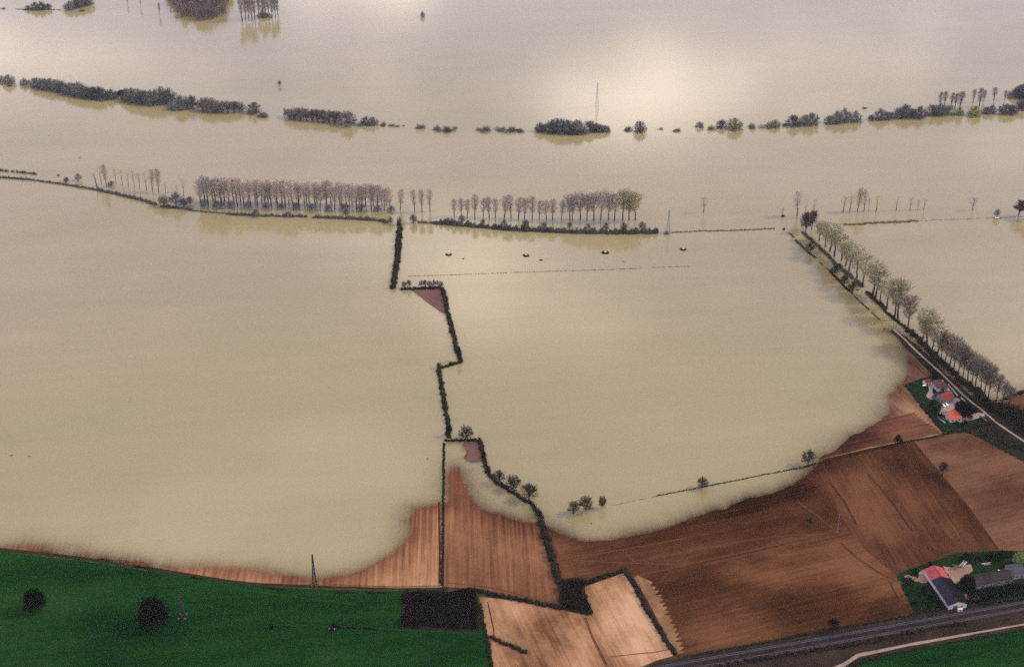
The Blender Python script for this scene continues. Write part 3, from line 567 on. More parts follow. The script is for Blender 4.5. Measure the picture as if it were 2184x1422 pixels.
# hedge wedge and thickets: undergrowth nobody could count
def thicket(name, poly_px, h, mat, label, dens, leaf=1.0):
    A = np.array(GP(poly_px)); rg = random.Random(len(poly_px) * 31 + int(dens * 100)); x0, y0 = A.min(0); x1, y1 = A.max(0)
    area = 0.5 * abs(sum(A[i][0] * A[(i + 1) % len(A)][1] - A[(i + 1) % len(A)][0] * A[i][1] for i in range(len(A))))
    Q = np.random.default_rng(5).uniform((x0, y0), (x1, y1), (int((x1 - x0) * (y1 - y0) * dens), 2)); Q = Q[sdist(Q, A) > 1.2 + (4.5 if h < 10 else 22) * vnoise(Q[:, 0], Q[:, 1], 7 if h < 10 else 16, 9)]
    zs = terrain(Q); m = MB(); c = A.mean(0)
    hs = h * (1 + 0.9 * vnoise(Q[:, 0], Q[:, 1], 6, 5) + 0.8 * vnoise(Q[:, 0], Q[:, 1], 17, 6))
    for (x, y), z, hh in zip(Q, zs, hs):
        x -= c[0]; y -= c[1]
        if rg.random() < 0.5: m.tri((x, y, z + hh * 0.3), (rg.gauss(0, .35), rg.gauss(0, .35), 1), hh * rg.uniform(0.5, 0.9), 0.35 * leaf, rg)
        else: m.leaf((x, y, z + hh * rg.uniform(0.1, 0.95)), leaf * rg.uniform(0.5, 1.2), rg)
    o = link(name, m.v, m.f, mat); o.location = (c[0], c[1], 0)
    return tag(o, label, name.replace('_', ' ').split()[-1], kind='stuff')
thicket('thicket', [(857, 1262), (1014, 1262), (1021, 1300), (1022, 1348), (856, 1342)], 3.0, 'copse', 'square dark brown thicket at the corner of the green field', 9.0)
sheet('thicket_floor', [(857, 1263), (1014, 1262), (1021, 1300), (1022, 1350), (856, 1344)], 'copse', 0.06, 4.0)
thicket('thicket', [(1190, 1238), (1215, 1242), (1246, 1246), (1250, 1275), (1266, 1306), (1255, 1314), (1200, 1302), (1192, 1285), (1196, 1265)], 4.4, 'hedge_dark', 'black wedge of thicket where three hedges meet', 14.0)
sheet('thicket_floor', [(1190, 1240), (1215, 1244), (1246, 1248), (1250, 1276), (1266, 1308), (1255, 1315), (1200, 1303), (1192, 1286), (1196, 1266)], 'hedge_dark', 0.06, 3.0)
thicket('scrub', [(2060, 1180), (2184, 1176), (2230, 1178), (2230, 1196), (2150, 1198), (2100, 1206), (2075, 1200), (2035, 1206), (2010, 1202)], 1.4, 'garden', 'green weeds and debris behind the farm buildings', 3.0, 0.9)
thicket('scrub', [(1914, 1232), (1962, 1216), (1958, 1250), (1990, 1250), (2022, 1296), (1952, 1308)], 0.9, 'garden', 'rough green weeds left of the red roofed barn', 3.0, 0.8)
thicket('scrub', [(2060, 1250), (2184, 1248), (2260, 1240), (2260, 1262), (2184, 1274), (2060, 1292)], 2.0, 'hedge_dark', 'dark brambles between the long grey building and the railway', 5.0, 0.9)
thicket('scrub', [(1860, 1395), (1900, 1362), (2000, 1345), (2184, 1312), (2184, 1324), (2050, 1350), (1940, 1372)], 1.2, 'copse', 'brown rough scrub on the strip above the pale lane', 1.2, 0.9)
thicket('thicket', [(2078, 838), (2105, 858), (2150, 866), (2184, 880), (2320, 900), (2320, 1000), (2184, 932), (2130, 896), (2098, 868), (2070, 848)], 6.0, 'hedge_dark', 'wide black thicket right of the pale road at the picture edge', 2.6, 1.3)
sheet('thicket_floor', [(2078, 838), (2105, 858), (2150, 866), (2184, 880), (2320, 900), (2320, 1000), (2184, 932), (2130, 896), (2098, 868), (2070, 848)], 'hedge_dark', 0.07, 4.0)
thicket('scrub', [(1480, 1408), (1700, 1366), (1950, 1318), (1950, 1323), (1700, 1371), (1480, 1413)], 0.8, 'hedge_dark', 'rough dark weeds along the upper edge of the railway', 2.0, 0.8)
thicket('scrub', [(1480, 1430), (1700, 1388), (2184, 1303), (2184, 1309), (1700, 1396), (1480, 1440)], 0.9, 'copse', 'rough brown weeds along the lower edge of the railway', 1.6, 0.9)
thicket('scrub', [(2070, 905), (2100, 905), (2150, 935), (2220, 978), (2220, 992), (2150, 958), (2100, 936)], 1.4, 'hedge_dark', 'dark rough grass between the hedge and the pale road at the right', 2.0, 0.9)
thicket('wood', [(384, 34), (405, 43), (435, 46), (468, 42), (484, 26), (492, -60), (352, -60), (362, -5)], 19.0, 'twig_rust', 'brown block of bare woodland at the top left', 0.55, 3.0)
thicket('scrub', [(1960, 735), (2000, 770), (2055, 822), (2048, 828), (1995, 782), (1955, 745)], 1.2, 'hedge_dark', 'dark grass bank between the dry road and the poplars', 4.0, 0.8)

# ------------------------------------------------------------------ trees
def crown_dir(rg, az, el): return Vector((math.cos(az) * math.cos(el), math.sin(az) * math.cos(el), math.sin(el)))
def tree_mesh(kind, seed):
    """trunk and crown of a tree about 20 m tall"""
    rg = random.Random(seed * 97 + len(kind)); H = 20.0; T = MB(); K = MB()
    if kind in ('poplar', 'budding', 'slim', 'sparse'):
        p = Vector((0, 0, -2)); r = 0.42
        pts = [p]
        for i in range(6):
            p = Vector((rg.uniform(-.25, .25), rg.uniform(-.25, .25), H * 0.94 * (i + 1) / 6)); pts.append(p)
        for i in range(6): T.tube(pts[i], pts[i + 1], r * (1 - i / 6.6), r * (1 - (i + 1) / 6.6), 6)
        wid = {'poplar': 0.15, 'budding': 0.22, 'slim': 0.105, 'sparse': 0.20}[kind] * H; lo = {'poplar': 0.27, 'budding': 0.32, 'slim': 0.30, 'sparse': 0.36}[kind]
        n = {'poplar': 66, 'budding': 78, 'slim': 44, 'sparse': 26}[kind]
        for k in range(n):
            f = lo + (0.97 - lo) * ((k + rg.random()) / n) ** 0.9
            g = (f - lo) / (1 - lo)
            shape = (0.45 + 1.4 * g if g < 0.4 else 1.0 - 0.75 * ((g - 0.4) / 0.6) ** 1.6)
            az = k * 2.4 + rg.uniform(-.5, .5); el = R(rg.uniform(42, 66)); L = wid * shape / math.cos(el) * rg.uniform(0.75, 1.15)
            L = min(L, (1.04 - f) * H / math.sin(el) + 1.0)
            a = Vector((0, 0, f * H)); d = crown_dir(rg, az, el)
            K.tube(a, a + d * L, 0.10, 0.03, 3)
            for _ in range(11 if kind != 'sparse' else 7):
                t = rg.uniform(0.25, 1.0); q = a + d * (L * t)
                dd = (d + Vector((rg.gauss(0, .5), rg.gauss(0, .5), rg.gauss(0.15, .4)))).normalized(); l = rg.uniform(0.8, 2.0)
                K.tri(q, dd, l, 0.13, rg)
                for _ in range(2):
                    K.tri(q + dd * l * rg.uniform(.3, .9), dd + Vector((rg.gauss(0, .6), rg.gauss(0, .6), rg.gauss(0, .6))), rg.uniform(.5, 1.1), 0.14 if kind != 'budding' else 0.25, rg)
    elif kind in ('round', 'oak', 'willow'):
        nt = {'round': 1, 'oak': 1, 'willow': 3}[kind]
        wid = {'round': 0.50, 'oak': 0.52, 'willow': 0.52}[kind] * H
        cz = {'round': 0.52, 'oak': 0.54, 'willow': 0.46}[kind] * H; ch = H - cz
        lw = {'round': 0.36, 'oak': 0.23, 'willow': 0.44}[kind]
        for s in range(nt):
            b = Vector((0, 0, -2)) if nt == 1 else Vector((rg.uniform(-2, 2), rg.uniform(-2, 2), -2))
            top = Vector((b.x * 2 + rg.uniform(-.6, .6), b.y * 2 + rg.uniform(-.6, .6), H * (0.36 if kind == 'oak' else 0.28)))
            T.tube(b, top, 0.75 / math.sqrt(nt), 0.5 / math.sqrt(nt), 7)
            nl = 26 // nt + 4
            for k in range(nl):
                az = k * 2.4 + rg.uniform(-.4, .4); el = R(rg.uniform(*{'oak': (-14, 86), 'round': (-32, 86), 'willow': (-45, 85)}[kind]))
                d = crown_dir(rg, az, el); j = rg.uniform(0.7, 0.98)
                tip = Vector((d.x * wid * j, d.y * wid * j, cz + d.z * ch * j))
                st = top if rg.random() < 0.7 else b.lerp(top, rg.uniform(0.6, 0.95))
                mid = st.lerp(tip, 0.5) + Vector((0, 0, rg.uniform(0.2, 1.4)))
                T.tube(st, mid, 0.22, 0.13, 4); T.tube(mid, tip, 0.13, 0.04, 4)
                for _ in range(9):
                    t = rg.uniform(0.35, 1.0); q = (st.lerp(mid, t * 2) if t < .5 else mid.lerp(tip, t * 2 - 1))
                    dd = ((tip - st).normalized() + Vector((rg.gauss(0, .6), rg.gauss(0, .6), rg.gauss(0.1, .5)))).normalized(); l = rg.uniform(1.2, 2.8)
                    K.tri(q, dd, l, 0.26, rg)
                    for _ in range({'oak': 18, 'round': 10, 'willow': 10}[kind]):
                        K.tri(q + dd * l * rg.uniform(.2, 1.0), dd + Vector((rg.gauss(0, .7), rg.gauss(0, .7), rg.gauss(0, .6))), rg.uniform(.7, 1.9), lw, rg)
        for _ in range({'oak': 700, 'round': 800, 'willow': 900}[kind]):     # fine outer twigs that round the crown off
            e = math.asin(rg.uniform(-0.55 if kind != 'oak' else -0.25, 1)); d = crown_dir(rg, rg.random() * 6.283, e); rr = rg.uniform(0.55, 1.0)
            K.tri((d.x * wid * 0.92 * rr, d.y * wid * 0.92 * rr, cz + d.z * ch * 0.95 * rr), d + Vector((rg.gauss(0, .5), rg.gauss(0, .5), rg.gauss(0.1, .5))), rg.uniform(.7, 1.7), lw * 1.05, rg)
    elif kind == 'evergreen':
        T.tube((0, 0, -2), (0, 0, H * 0.5), 0.8, 0.4, 7)
        for _ in range(3800):
            t = rg.random() * 6.283; e = math.asin(rg.uniform(-0.55, 1)); rr = rg.uniform(0.55, 1.08) * (1 + 0.16 * math.sin(3 * t + seed) * math.cos(2 * e) + 0.10 * math.sin(7 * t + 5 * e) + 0.08 * math.sin(11 * e))
            q = (math.cos(t) * math.cos(e) * 0.44 * H * rr, math.sin(t) * math.cos(e) * 0.44 * H * rr, H * 0.52 + math.sin(e) * 0.48 * H * rr)
            K.leaf(q, rg.uniform(0.9, 1.7), rg)
    elif kind == 'bush':
        for k in range(7):
            az = k * 0.9; T.tube((0, 0, -2), (math.cos(az) * 6 * rg.random(), math.sin(az) * 6 * rg.random(), H * 0.55), 0.4, 0.15, 4)
        lumps = [(rg.uniform(-.55, .55) * H, rg.uniform(-.4, .4) * H, rg.uniform(.45, .85)) for _ in range(6)]
        for lx, ly, lh in lumps:
            for _ in range(230):
                t = rg.random() * 6.283; e = math.asin(rg.random()); rr = rg.uniform(0.45, 1.05)
                d = crown_dir(rg, t, e); q = (lx + d.x * H * .42 * rr, ly + d.y * H * .42 * rr, d.z * H * 1.05 * lh * rr)
                if rg.random() < .6: K.tri(q, d + Vector((0, 0, .4)), rg.uniform(1.5, 4.5), 0.9, rg)
                else: K.leaf(q, rg.uniform(1.4, 2.8), rg)
    elif kind == 'dead':
        T.tube((0, 0, -2), (0.6, 0, H * 0.6), 0.8, 0.55, 7); T.tube((0.6, 0, H * 0.6), (0.2, 0.3, H), 0.55, 0.15, 6)
        for k in range(9):
            a = Vector((0.5, 0, H * rg.uniform(.55, .95))); K.tube(a, a + crown_dir(rg, k * 2.1, R(40)) * rg.uniform(1.5, 4), 0.16, 0.04, 3)
    out = []
    for nm, b in (('trunk', T), ('crown', K)):
        me = bpy.data.meshes.new(nm); me.from_pydata(b.v, [], b.f); me.update(); out.append(me)
    return out
MESHES = {}
def get_mesh(kind, var, bark, twig):
    key = (kind, var, bark, twig)
    if key not in MESHES:
        a, b = tree_mesh(kind, var); a.materials.append(M[bark]); b.materials.append(M[twig]); MESHES[key] = (a, b)
    return MESHES[key]
NVAR = {'poplar': 5, 'budding': 4, 'slim': 3, 'sparse': 4, 'round': 4, 'oak': 4, 'willow': 4, 'evergreen': 2, 'bush': 4, 'dead': 1}
TREE_N = 0
def tree(name, px, base, top, kind, twig, label, cat='tree', group=None, wide=1.0, bark='bark', lean=0.0, sink=0.0):
    global TREE_N
    TREE_N += 1
    rg = random.Random(TREE_N * 13)
    p = G(px, base, 0.0); z = tz(p)
    if z > 0: p = G(px, base, z)
    Hm = max(0.8, height_for(px, base, top, p) - min(z, 0)) if z < 0 else max(0.8, height_for(px, base, top, p) - z)
    if sink: Hm = Hm / (1 - sink); z -= sink * Hm * 0.9
    o = empty(name, (p.x, p.y, min(z, 0.9)), rg.random() * 6.283, label, cat, group)
    s = Hm / 20.0
    o.scale = (s * wide, s * wide, s)
    o.rotation_euler = (rg.gauss(0, .03), rg.gauss(0, .03), o.rotation_euler[2])
    if lean: o.rotation_euler = (0, lean, 0)
    a, b = get_mesh(kind, rg.randrange(NVAR[kind]), bark, twig)
    for nm, me in (('trunk', a), ('crown', b)):
        c = bpy.data.objects.new(nm, me); C.objects.link(c); c.parent = o
    return o
def interp(x, t): return float(np.interp(x, [a for a, _ in t], [b for _, b in t]))

# long poplar row, front and back lines
xs = [430, 447, 461, 473, 491, 505, 520, 535, 551, 565, 579, 594, 610, 626, 640, 655, 670, 685, 699, 715, 730, 745, 759, 775, 790, 805, 819, 833, 856]
for i, x in enumerate(xs):
    tree('poplar', x + rnd.uniform(-2.5, 2.5), 437 + (x - 430) * 0.026 + rnd.uniform(-2, 1.5), interp(x, [(430, 378), (470, 381), (560, 386), (640, 389), (760, 396), (856, 403)]) + rnd.uniform(-4, 6), 'poplar', 'twig_pink',
         f'bare pinkish poplar, {ordinal(i + 1)} from the left in the long flooded row', group='poplars of the long flooded row', wide=rnd.uniform(1.1, 1.5))
for i, x in enumerate(xs[:-2]):
    tree('poplar', x + 8 + rnd.uniform(-2.5, 2.5), 428 + (x - 430) * 0.026, interp(x, [(430, 378), (560, 385), (640, 387), (760, 393), (856, 401)]) + rnd.uniform(-2, 4), 'slim', 'twig_pink',
         f'slim bare poplar, {ordinal(i + 1)} from the left in the line behind the long row', group='poplars behind the long flooded row', wide=rnd.uniform(1.2, 1.6))
for i, (x, yb, yt) in enumerate([(885, 451, 407), (900, 452, 406), (917, 452, 406)]):
    tree('poplar', x, yb, yt, 'poplar', 'twig_pink', ['left', 'middle', 'right'][i] + ' one of three bare poplars in the gap between the two rows', group='three poplars between the rows')
xs2 = [968, 983, 998, 1013, 1029, 1044, 1059, 1075, 1090, 1106, 1121, 1135, 1150, 1165, 1180, 1196, 1213, 1221, 1236, 1251, 1267, 1282, 1297, 1311, 1327, 1342, 1355]
for i, x in enumerate(xs2):
    big = x > 1335
    tree('poplar', x + rnd.uniform(-2, 2), interp(x, [(968, 461), (1100, 466), (1200, 469), (1355, 469)]), interp(x, [(968, 428), (1013, 419), (1100, 420), (1150, 424), (1196, 431), (1213, 421), (1260, 415), (1310, 412), (1355, 415)]) + rnd.uniform(-4, 5),
         'budding' if x > 1205 else 'poplar', 'twig_bud' if x > 1320 else 'twig_pink', f'bare poplar, {ordinal(i + 1)} from the left in the second flooded row', group='poplars of the second flooded row', wide=1.4 if big else rnd.uniform(1.1, 1.45))
# sparse trees left of the long row
SP = [(216, 392, 356, 'sparse', 'twig_pink'), (227, 396, 352, 'poplar', 'twig_pink'), (248, 391, 361, 'sparse', 'twig_bud'), (261, 396, 363, 'sparse', 'twig_bud'), (274, 399, 364, 'sparse', 'twig_bud'), (287, 401, 368, 'sparse', 'twig_bud'),
      (299, 403, 372, 'sparse', 'twig_bud'), (313, 406, 368, 'sparse', 'twig_pink'), (325, 409, 363, 'poplar', 'twig_pink'), (339, 411, 364, 'poplar', 'twig_pink'), (353, 413, 388, 'sparse', 'twig_bud'), (378, 410, 395, 'sparse', 'twig_bud'), (392, 419, 384, 'sparse', 'twig_bud')]
for i, (x, yb, yt, k, t) in enumerate(SP):
    tree('poplar', x, yb, yt, k, t, f'thin bare tree, {ordinal(i + 1)} from the left in the sparse group before the long row', group='sparse poplars left of the long row', wide=0.95)
tree('dead_tree', 208, 403, 369, 'dead', 'bark', 'leaning dead trunk rising from the hedge at the left', bark='bark', lean=-0.14)
for i, (x, yb, yt) in enumerate([(350, 440, 415), (376, 441, 411), (392, 440, 421), (405, 436, 419)]):
    tree('round_tree', x, yb, yt, 'round', 'twig_grey', ordinal(i + 1).capitalize() + ' from the left of four round bushy trees by the far hedge', group='round trees by the far hedge', wide=0.9)
for x, yb, yt, w, l in [(237, 396, 386, 1.2, 'grey bush between the sparse bare trees at the left'), (167, 385, 370, .9, 'greyish bush above the thin hedge at the far left'), (142, 388, 377, .9, 'faint little tree above the thin hedge at the far left'),
                        (125, 375, 371, 1.0, 'tiny faint bush in the water at the far left'), (833, 477, 462, .7, 'small dark tree at the right end of the long row hedge'), (852, 480, 462, .6, 'dark tree at the top of the tall straight hedge'),
                        (882, 476, 457, .8, 'dark bushy tree at the left end of the curving hedge'), (545, 462, 447, 1.0, 'pinkish bush on the hedge under the long poplar row'), (738, 462, 440, .5, 'single dark young tree before the long poplar row'),
                        (474, 446, 424, .5, 'dark young tree standing before the left end of the long row'), (615, 462, 450, 1.2, 'rounded bush on the hedge mid way along the long row')]:
    tree('bushy_tree', x, yb, yt, 'round', 'twig_grey', l, wide=w)
for i, (x, y) in enumerate([(436, 437), (462, 440), (492, 441), (530, 441), (566, 443), (600, 443), (632, 445), (664, 446), (700, 447), (735, 447), (770, 448), (805, 449), (835, 449)]):
    tree('bush', x, y, y - rnd.uniform(9, 15), 'round', 'twig_mist', f'low misty grey bush, {ordinal(i + 1)} from the left at the feet of the long poplar row', 'bush', 'bushes at the feet of the long poplar row', wide=1.3)
for i, (x, y) in enumerate([(985, 474), (1030, 480), (1075, 484), (1120, 488), (1160, 490), (1215, 486), (1255, 489), (1292, 490), (1330, 491), (1370, 492)]):
    tree('bushy_tree', x, y, y - rnd.uniform(12, 22), 'round', rnd.choice(['twig_grey', 'twig_rust', 'twig_grey']), f'small bushy tree, {ordinal(i + 1)} from the left along the thick curving hedge', 'tree', 'small trees on the curving hedge', wide=0.8)

# the far tree line by the river
def row(items, kind, phrase, group, twig='twig_grey', wide=1.12):
    for i, it in enumerate(items):
        x, yb, yt = it[:3]; k = it[3] if len(it) > 3 else kind; t = it[4] if len(it) > 4 else twig
        n = len(items)
        lab = phrase if n == 1 else f'{ordinal(i + 1)} from the left ' + phrase
        tree('riverside_tree' if k != 'bush' else 'riverside_bush', x, yb, yt, k, t, lab[0].upper() + lab[1:], 'tree' if k != 'bush' else 'bush', group, wide=wide * rnd.uniform(.88, 1.12) * (1.0 if k != 'bush' else 1.1), bark='bark_dark', sink=0.16 if k in ('willow', 'round') else 0.0)
RG = 'trees of the far riverside line'
row([(5, 173, 162), (20, 178, 160), (22, 184, 178, 'bush'), (51, 181, 167), (61, 177, 171)], 'willow', 'of the small trees starting the far tree line', RG)
row([(77, 185, 166), (88, 188, 168), (98, 189, 168), (108, 190, 168), (118, 191, 170), (127, 193, 171), (134, 195, 176)], 'willow', 'in the first dense clump of the far tree line', RG)
row([(136, 203, 197, 'bush'), (148, 199, 177), (151, 206, 201, 'bush'), (158, 201, 178), (167, 202, 177), (177, 205, 180), (187, 208, 186), (196, 209, 187), (209, 210, 185), (219, 216, 209, 'bush'), (221, 211, 190), (238, 210, 191)], 'willow', 'in the second dense clump of the far tree line', RG)
row([(258, 208, 193, 'evergreen', 'leaf_dark'), (272, 213, 190), (283, 216, 189), (295, 218, 191), (309, 220, 192), (321, 222, 192), (334, 222, 193), (346, 219, 187), (362, 218, 190)], 'willow', 'in the darkest clump of the far tree line', RG, wide=1.0)
row([(374, 233, 215, 'bush'), (385, 232, 204), (397, 230, 206), (411, 229, 205), (365, 226, 214, 'bush')], 'round', 'in the loose clump right of the darkest clump', RG)
row([(432, 233, 211), (443, 235, 209), (453, 237, 212), (464, 238, 216), (475, 238, 216), (486, 239, 216), (500, 238, 217), (512, 237, 217)], 'round', 'in the brownish even clump of the far tree line', RG, 'twig_rust')
row([(541, 241, 219)], 'willow', 'single square looking tree right of the brownish clump in the far line', RG)
row([(560, 248, 237)], 'bush', 'small round bush beside the single square looking tree', RG)
row([(607, 247, 231, 'slim'), (617, 251, 232), (629, 253, 230), (641, 254, 230), (653, 255, 232), (665, 256, 234), (678, 257, 234), (690, 258, 235), (702, 259, 236), (714, 260, 237), (722, 259, 239)], 'round', 'in the long brown clump of the far tree line', RG, 'twig_rust')
row([(741, 266, 237), (769, 267, 258, 'bush'), (782, 265, 250), (796, 266, 250)], 'willow', 'of four dark trees where the far line thins out', RG)
row([(818, 268, 260), (834, 269, 263), (848, 270, 265), (861, 269, 266), (898, 273, 262), (935, 278, 267), (958, 279, 266), (969, 273, 268)], 'bush', 'of the scattered bushes in the far line gap', RG, wide=1.0)
row([(1025, 278, 270), (1036, 280, 268), (1066, 278, 267), (1090, 281, 270), (1111, 280, 270)], 'bush', 'of the low bushes left of the middle clump', RG)
row([(1151, 280, 262), (1163, 280, 264), (1175, 281, 258), (1186, 281, 254), (1200, 282, 256), (1213, 283, 257), (1222, 285, 267), (1232, 283, 256), (1243, 285, 270), (1258, 280, 258), (1272, 280, 264), (1280, 281, 266), (1291, 281, 268)], 'willow', 'in the far clump below the faint pylon', RG)
row([(1336, 277, 268, 'bush'), (1365, 280, 259), (1408, 276, 271, 'bush'), (1442, 279, 271, 'bush')], 'willow', 'of the separate bushes right of the middle clump', RG)
row([(1492, 271, 260), (1516, 276, 266, 'bush', 'twig_green'), (1539, 271, 256), (1566, 275, 253, 'willow', 'twig_green'), (1603, 272, 261, 'bush'), (1635, 272, 260, 'bush', 'twig_rust'), (1653, 270, 256, 'willow', 'twig_green'), (1675, 267, 260, 'bush')], 'willow', 'of the bushes round the far yellow-green willow', RG)
row([(1692, 268, 246), (1717, 266, 246), (1731, 265, 242), (1768, 263, 247), (1785, 261, 238), (1799, 258, 232), (1825, 259, 238)], 'willow', 'of the trees before the gap, far line right part', RG)
row([(1845, 232, 227)], 'bush', 'tiny dark bush floating alone above the right part of the far line', RG)
row([(1858, 256, 245), (1876, 254, 232), (1890, 253, 238), (1903, 251, 239), (1918, 250, 230), (1931, 249, 224), (1944, 250, 232), (1961, 251, 228)], 'willow', 'of the dense trees beyond the far line gap', RG)
row([(1988, 245, 224), (2004, 244, 221), (2022, 243, 224), (2046, 244, 230, 'willow', 'twig_green'), (2076, 247, 227, 'willow', 'twig_green'), (2103, 242, 228), (2115, 241, 225), (2143, 242, 222), (2156, 242, 224), (2180, 233, 212)], 'willow', 'of the rounded trees ending the far line', RG)
row([(2004, 226, 198), (2014, 224, 197), (2028, 227, 199), (2036, 229, 201), (2047, 231, 197), (2075, 219, 192), (2088, 227, 191), (2098, 217, 194), (2120, 214, 188), (2143, 213, 194)], 'slim', 'of the slim poplars behind the far line end', RG, 'twig_rust', 1.6)
row([(2160, 207, 194, 'bush'), (2172, 207, 183), (2184, 207, 180), (2200, 206, 181)], 'willow', 'of the edge trees beyond the slim poplars', RG)
# top of the picture
tree('lone_tree', 902, 36, 25, 'willow', 'twig_grey', 'lone small tree in the water at the top middle', wide=.8, bark='bark_dark')
tree('lone_tree', 597, 184, 172, 'oak', 'twig_grey', 'lone small tree in the water above the brownish clump', wide=.7, bark='bark_dark')
row([(60, 21, 12), (75, 21, 5), (90, 21, 4), (103, 20, 8)], 'willow', 'of the trees on the small bank at the top left', 'trees at the top left corner')
row([(8, 19, 15)], 'bush', 'tiny bush at the top left corner', 'trees at the top left corner')
row([(148, 21, 4), (160, 16, -4), (174, 13, -8), (188, 10, -12)], 'willow', 'of the trees between small bank and brown wood', 'trees at the top left corner')
hedge('mud_bank_reeds', [(32, 20), (60, 21), (100, 21), (128, 22)], 4.0, 1.2, 'hedge_far', 'thin dark reeds along the small bank at the top left', cat='reeds', dens=12)
row([(174, 24, 19)], 'bush', 'small dark bush right of the small bank at the top left', 'trees at the top left corner')
row([(340, 32, 8), (300, 14, -6), (272, 10, -10)], 'slim', 'of the faint thin trees left of the brown wood', 'trees at the top left corner', 'twig_rust', .9)
xs3 = [517, 524, 530, 537, 543, 552, 560, 567, 574, 580, 587, 593]
for i, x in enumerate(xs3):
    tree('poplar', x, 45 - (i % 3) * 3 - (6 if x > 548 else 0), -4 + (i % 4), 'slim', 'twig_rust', f'tall bare poplar, {ordinal(i + 1)} from the left in the group right of the brown wood', group='poplars right of the brown wood', wide=1.2)
tree('bush', 562, 37, 22, 'bush', 'twig_grey', 'dark undergrowth below the poplars right of the brown wood', 'bush', wide=1.2)

# trees in the water to the right
for x, yb, yt, k, t, w, l in [(1501, 453, 422, 'sparse', 'twig_bud', 1.6, 'lone thin tree in the water right of the second poplar row'),
    (1700, 461, 411, 'poplar', 'twig_pink', 1.2, 'tall pinkish poplar behind the top of the flooded road'), (1716, 465, 425, 'sparse', 'twig_pink', 1.0, 'slim bare tree right of the tall pinkish poplar'), (1733, 462, 427, 'sparse', 'twig_pink', 1.0, 'thin pinkish tree just above the dark corner tree'),
    (1668, 461, 446, 'sparse', 'twig_grey', 1.3, 'small dark tree left of the tall pinkish poplar'),
    (1798, 451, 420, 'sparse', 'twig_bud', 1.5, 'leftmost tree of the group in the water right of the road'), (1813, 450, 416, 'sparse', 'twig_bud', 1.3, 'second tree of the group in the water right of the road'), (1829, 452, 405, 'poplar', 'twig_bud', 1.0, 'tallest tree of the group in the water right of the road'),
    (1843, 451, 407, 'poplar', 'twig_pink', 1.0, 'fourth tree of the group in the water right of the road'), (1853, 449, 425, 'sparse', 'twig_bud', 1.0, 'short fifth tree of the group in the water right of the road'), (1869, 450, 420, 'sparse', 'twig_bud', 1.7, 'detached sixth tree of the group in the water right of the road'),
    (1911, 448, 420, 'sparse', 'twig_bud', 1.3, 'yellowish tree standing alone between two groups in the water'), (1941, 448, 424, 'sparse', 'twig_bud', 1.5, 'left tree of three thin ones in the water'), (1957, 447, 428, 'sparse', 'twig_bud', 1.1, 'middle tree of three thin ones in the water'), (1970, 447, 424, 'sparse', 'twig_bud', 1.4, 'right tree of three thin ones in the water'),
    (2075, 448, 424, 'sparse', 'twig_grey', 1.9, 'dark lone tree in the water toward the right edge'), (2126, 464, 446, 'oak', 'twig_grey', .7, 'small dark tree on the reedy strip at the right'), (2172, 461, 426, 'oak', 'twig_oak', .8, 'dark branching tree at the right edge in the water'), (2190, 466, 424, 'oak', 'twig_oak', .8, 'dark tree cut by the right edge')]:
    tree('flooded_tree', x, yb, yt, k, t, l, group='bare trees in the water at the right', wide=w)
tree('bush', 1668, 461, 455, 'bush', 'leaf_dark', 'black bush at the foot of the small dark tree', 'bush', wide=.7)
tree('bush', 1672, 490, 485, 'bush', 'leaf_dark', 'tiny black bush at the start of the flooded road', 'bush', wide=.8)
tree('corner_tree', 1719, 496, 452, 'round', 'twig_oak', 'dark bushy tree at the top end of the road poplars', wide=.62, bark='bark_dark')
tree('corner_tree', 1731, 490, 449, 'oak', 'twig_oak', 'dark bare tree just behind the dark bushy corner tree', wide=.5, bark='bark_dark')
# poplars along the road
RP = [(1746, 513, 478, 0), (1760, 527, 476, 0), (1770, 536, 488, 0), (1780, 547, 491, 0), (1794, 555, 503, 0), (1803, 566, 515, 0), (1812, 578, 520, 0), (1826, 595, 536, 0), (1840, 612, 546, 0), (1862, 629, 570, 0), (1868, 633, 576, 0), (1877, 640, 588, 0), (1891, 659, 601, 0), (1908, 677, 607, 0), (1915, 682, 616, 0),
      (1936, 702, 643, 1), (1966, 737, 666, 0), (1973, 744, 676, 0), (1987, 756, 694, 2), (1998, 764, 706, 2), (2006, 769, 712, 1), (2015, 777, 716, 1), (2025, 787, 724, 1), (2033, 795, 731, 1), (2043, 802, 742, 1), (2053, 809, 752, 1), (2063, 815, 754, 1), (2072, 820, 762, 1), (2080, 828, 764, 1), (2090, 836, 776, 1), (2100, 842, 780, 1), (2108, 850, 793, 1), (2124, 856, 808, 1), (2137, 862, 815, 1), (2150, 868, 828, 1)]
for i, (x, yb, yt, c) in enumerate(RP):
    tree('road_poplar', x, yb, yt + rnd.uniform(-5, 5), 'budding', ['twig_bud', 'twig_brown', 'twig_bud'][c], f'road poplar, {ordinal(i + 1)} counted down from the dark corner tree', group='poplars along the road', wide=[1.45, 1.15, 1.3][c] * rnd.uniform(.85, 1.2), bark='bark_dark')
for i, (x, yb, yt) in enumerate([(1727, 540, 516), (1780, 587, 566), (1800, 612, 588), (1818, 627, 600)]):
    tree('small_tree', x, yb, yt, 'oak', 'twig_oak', f'{ordinal(i + 1)} small bare tree down the water side of the flooded road', group='small trees on the water side of the road', wide=.8, bark='bark_dark')
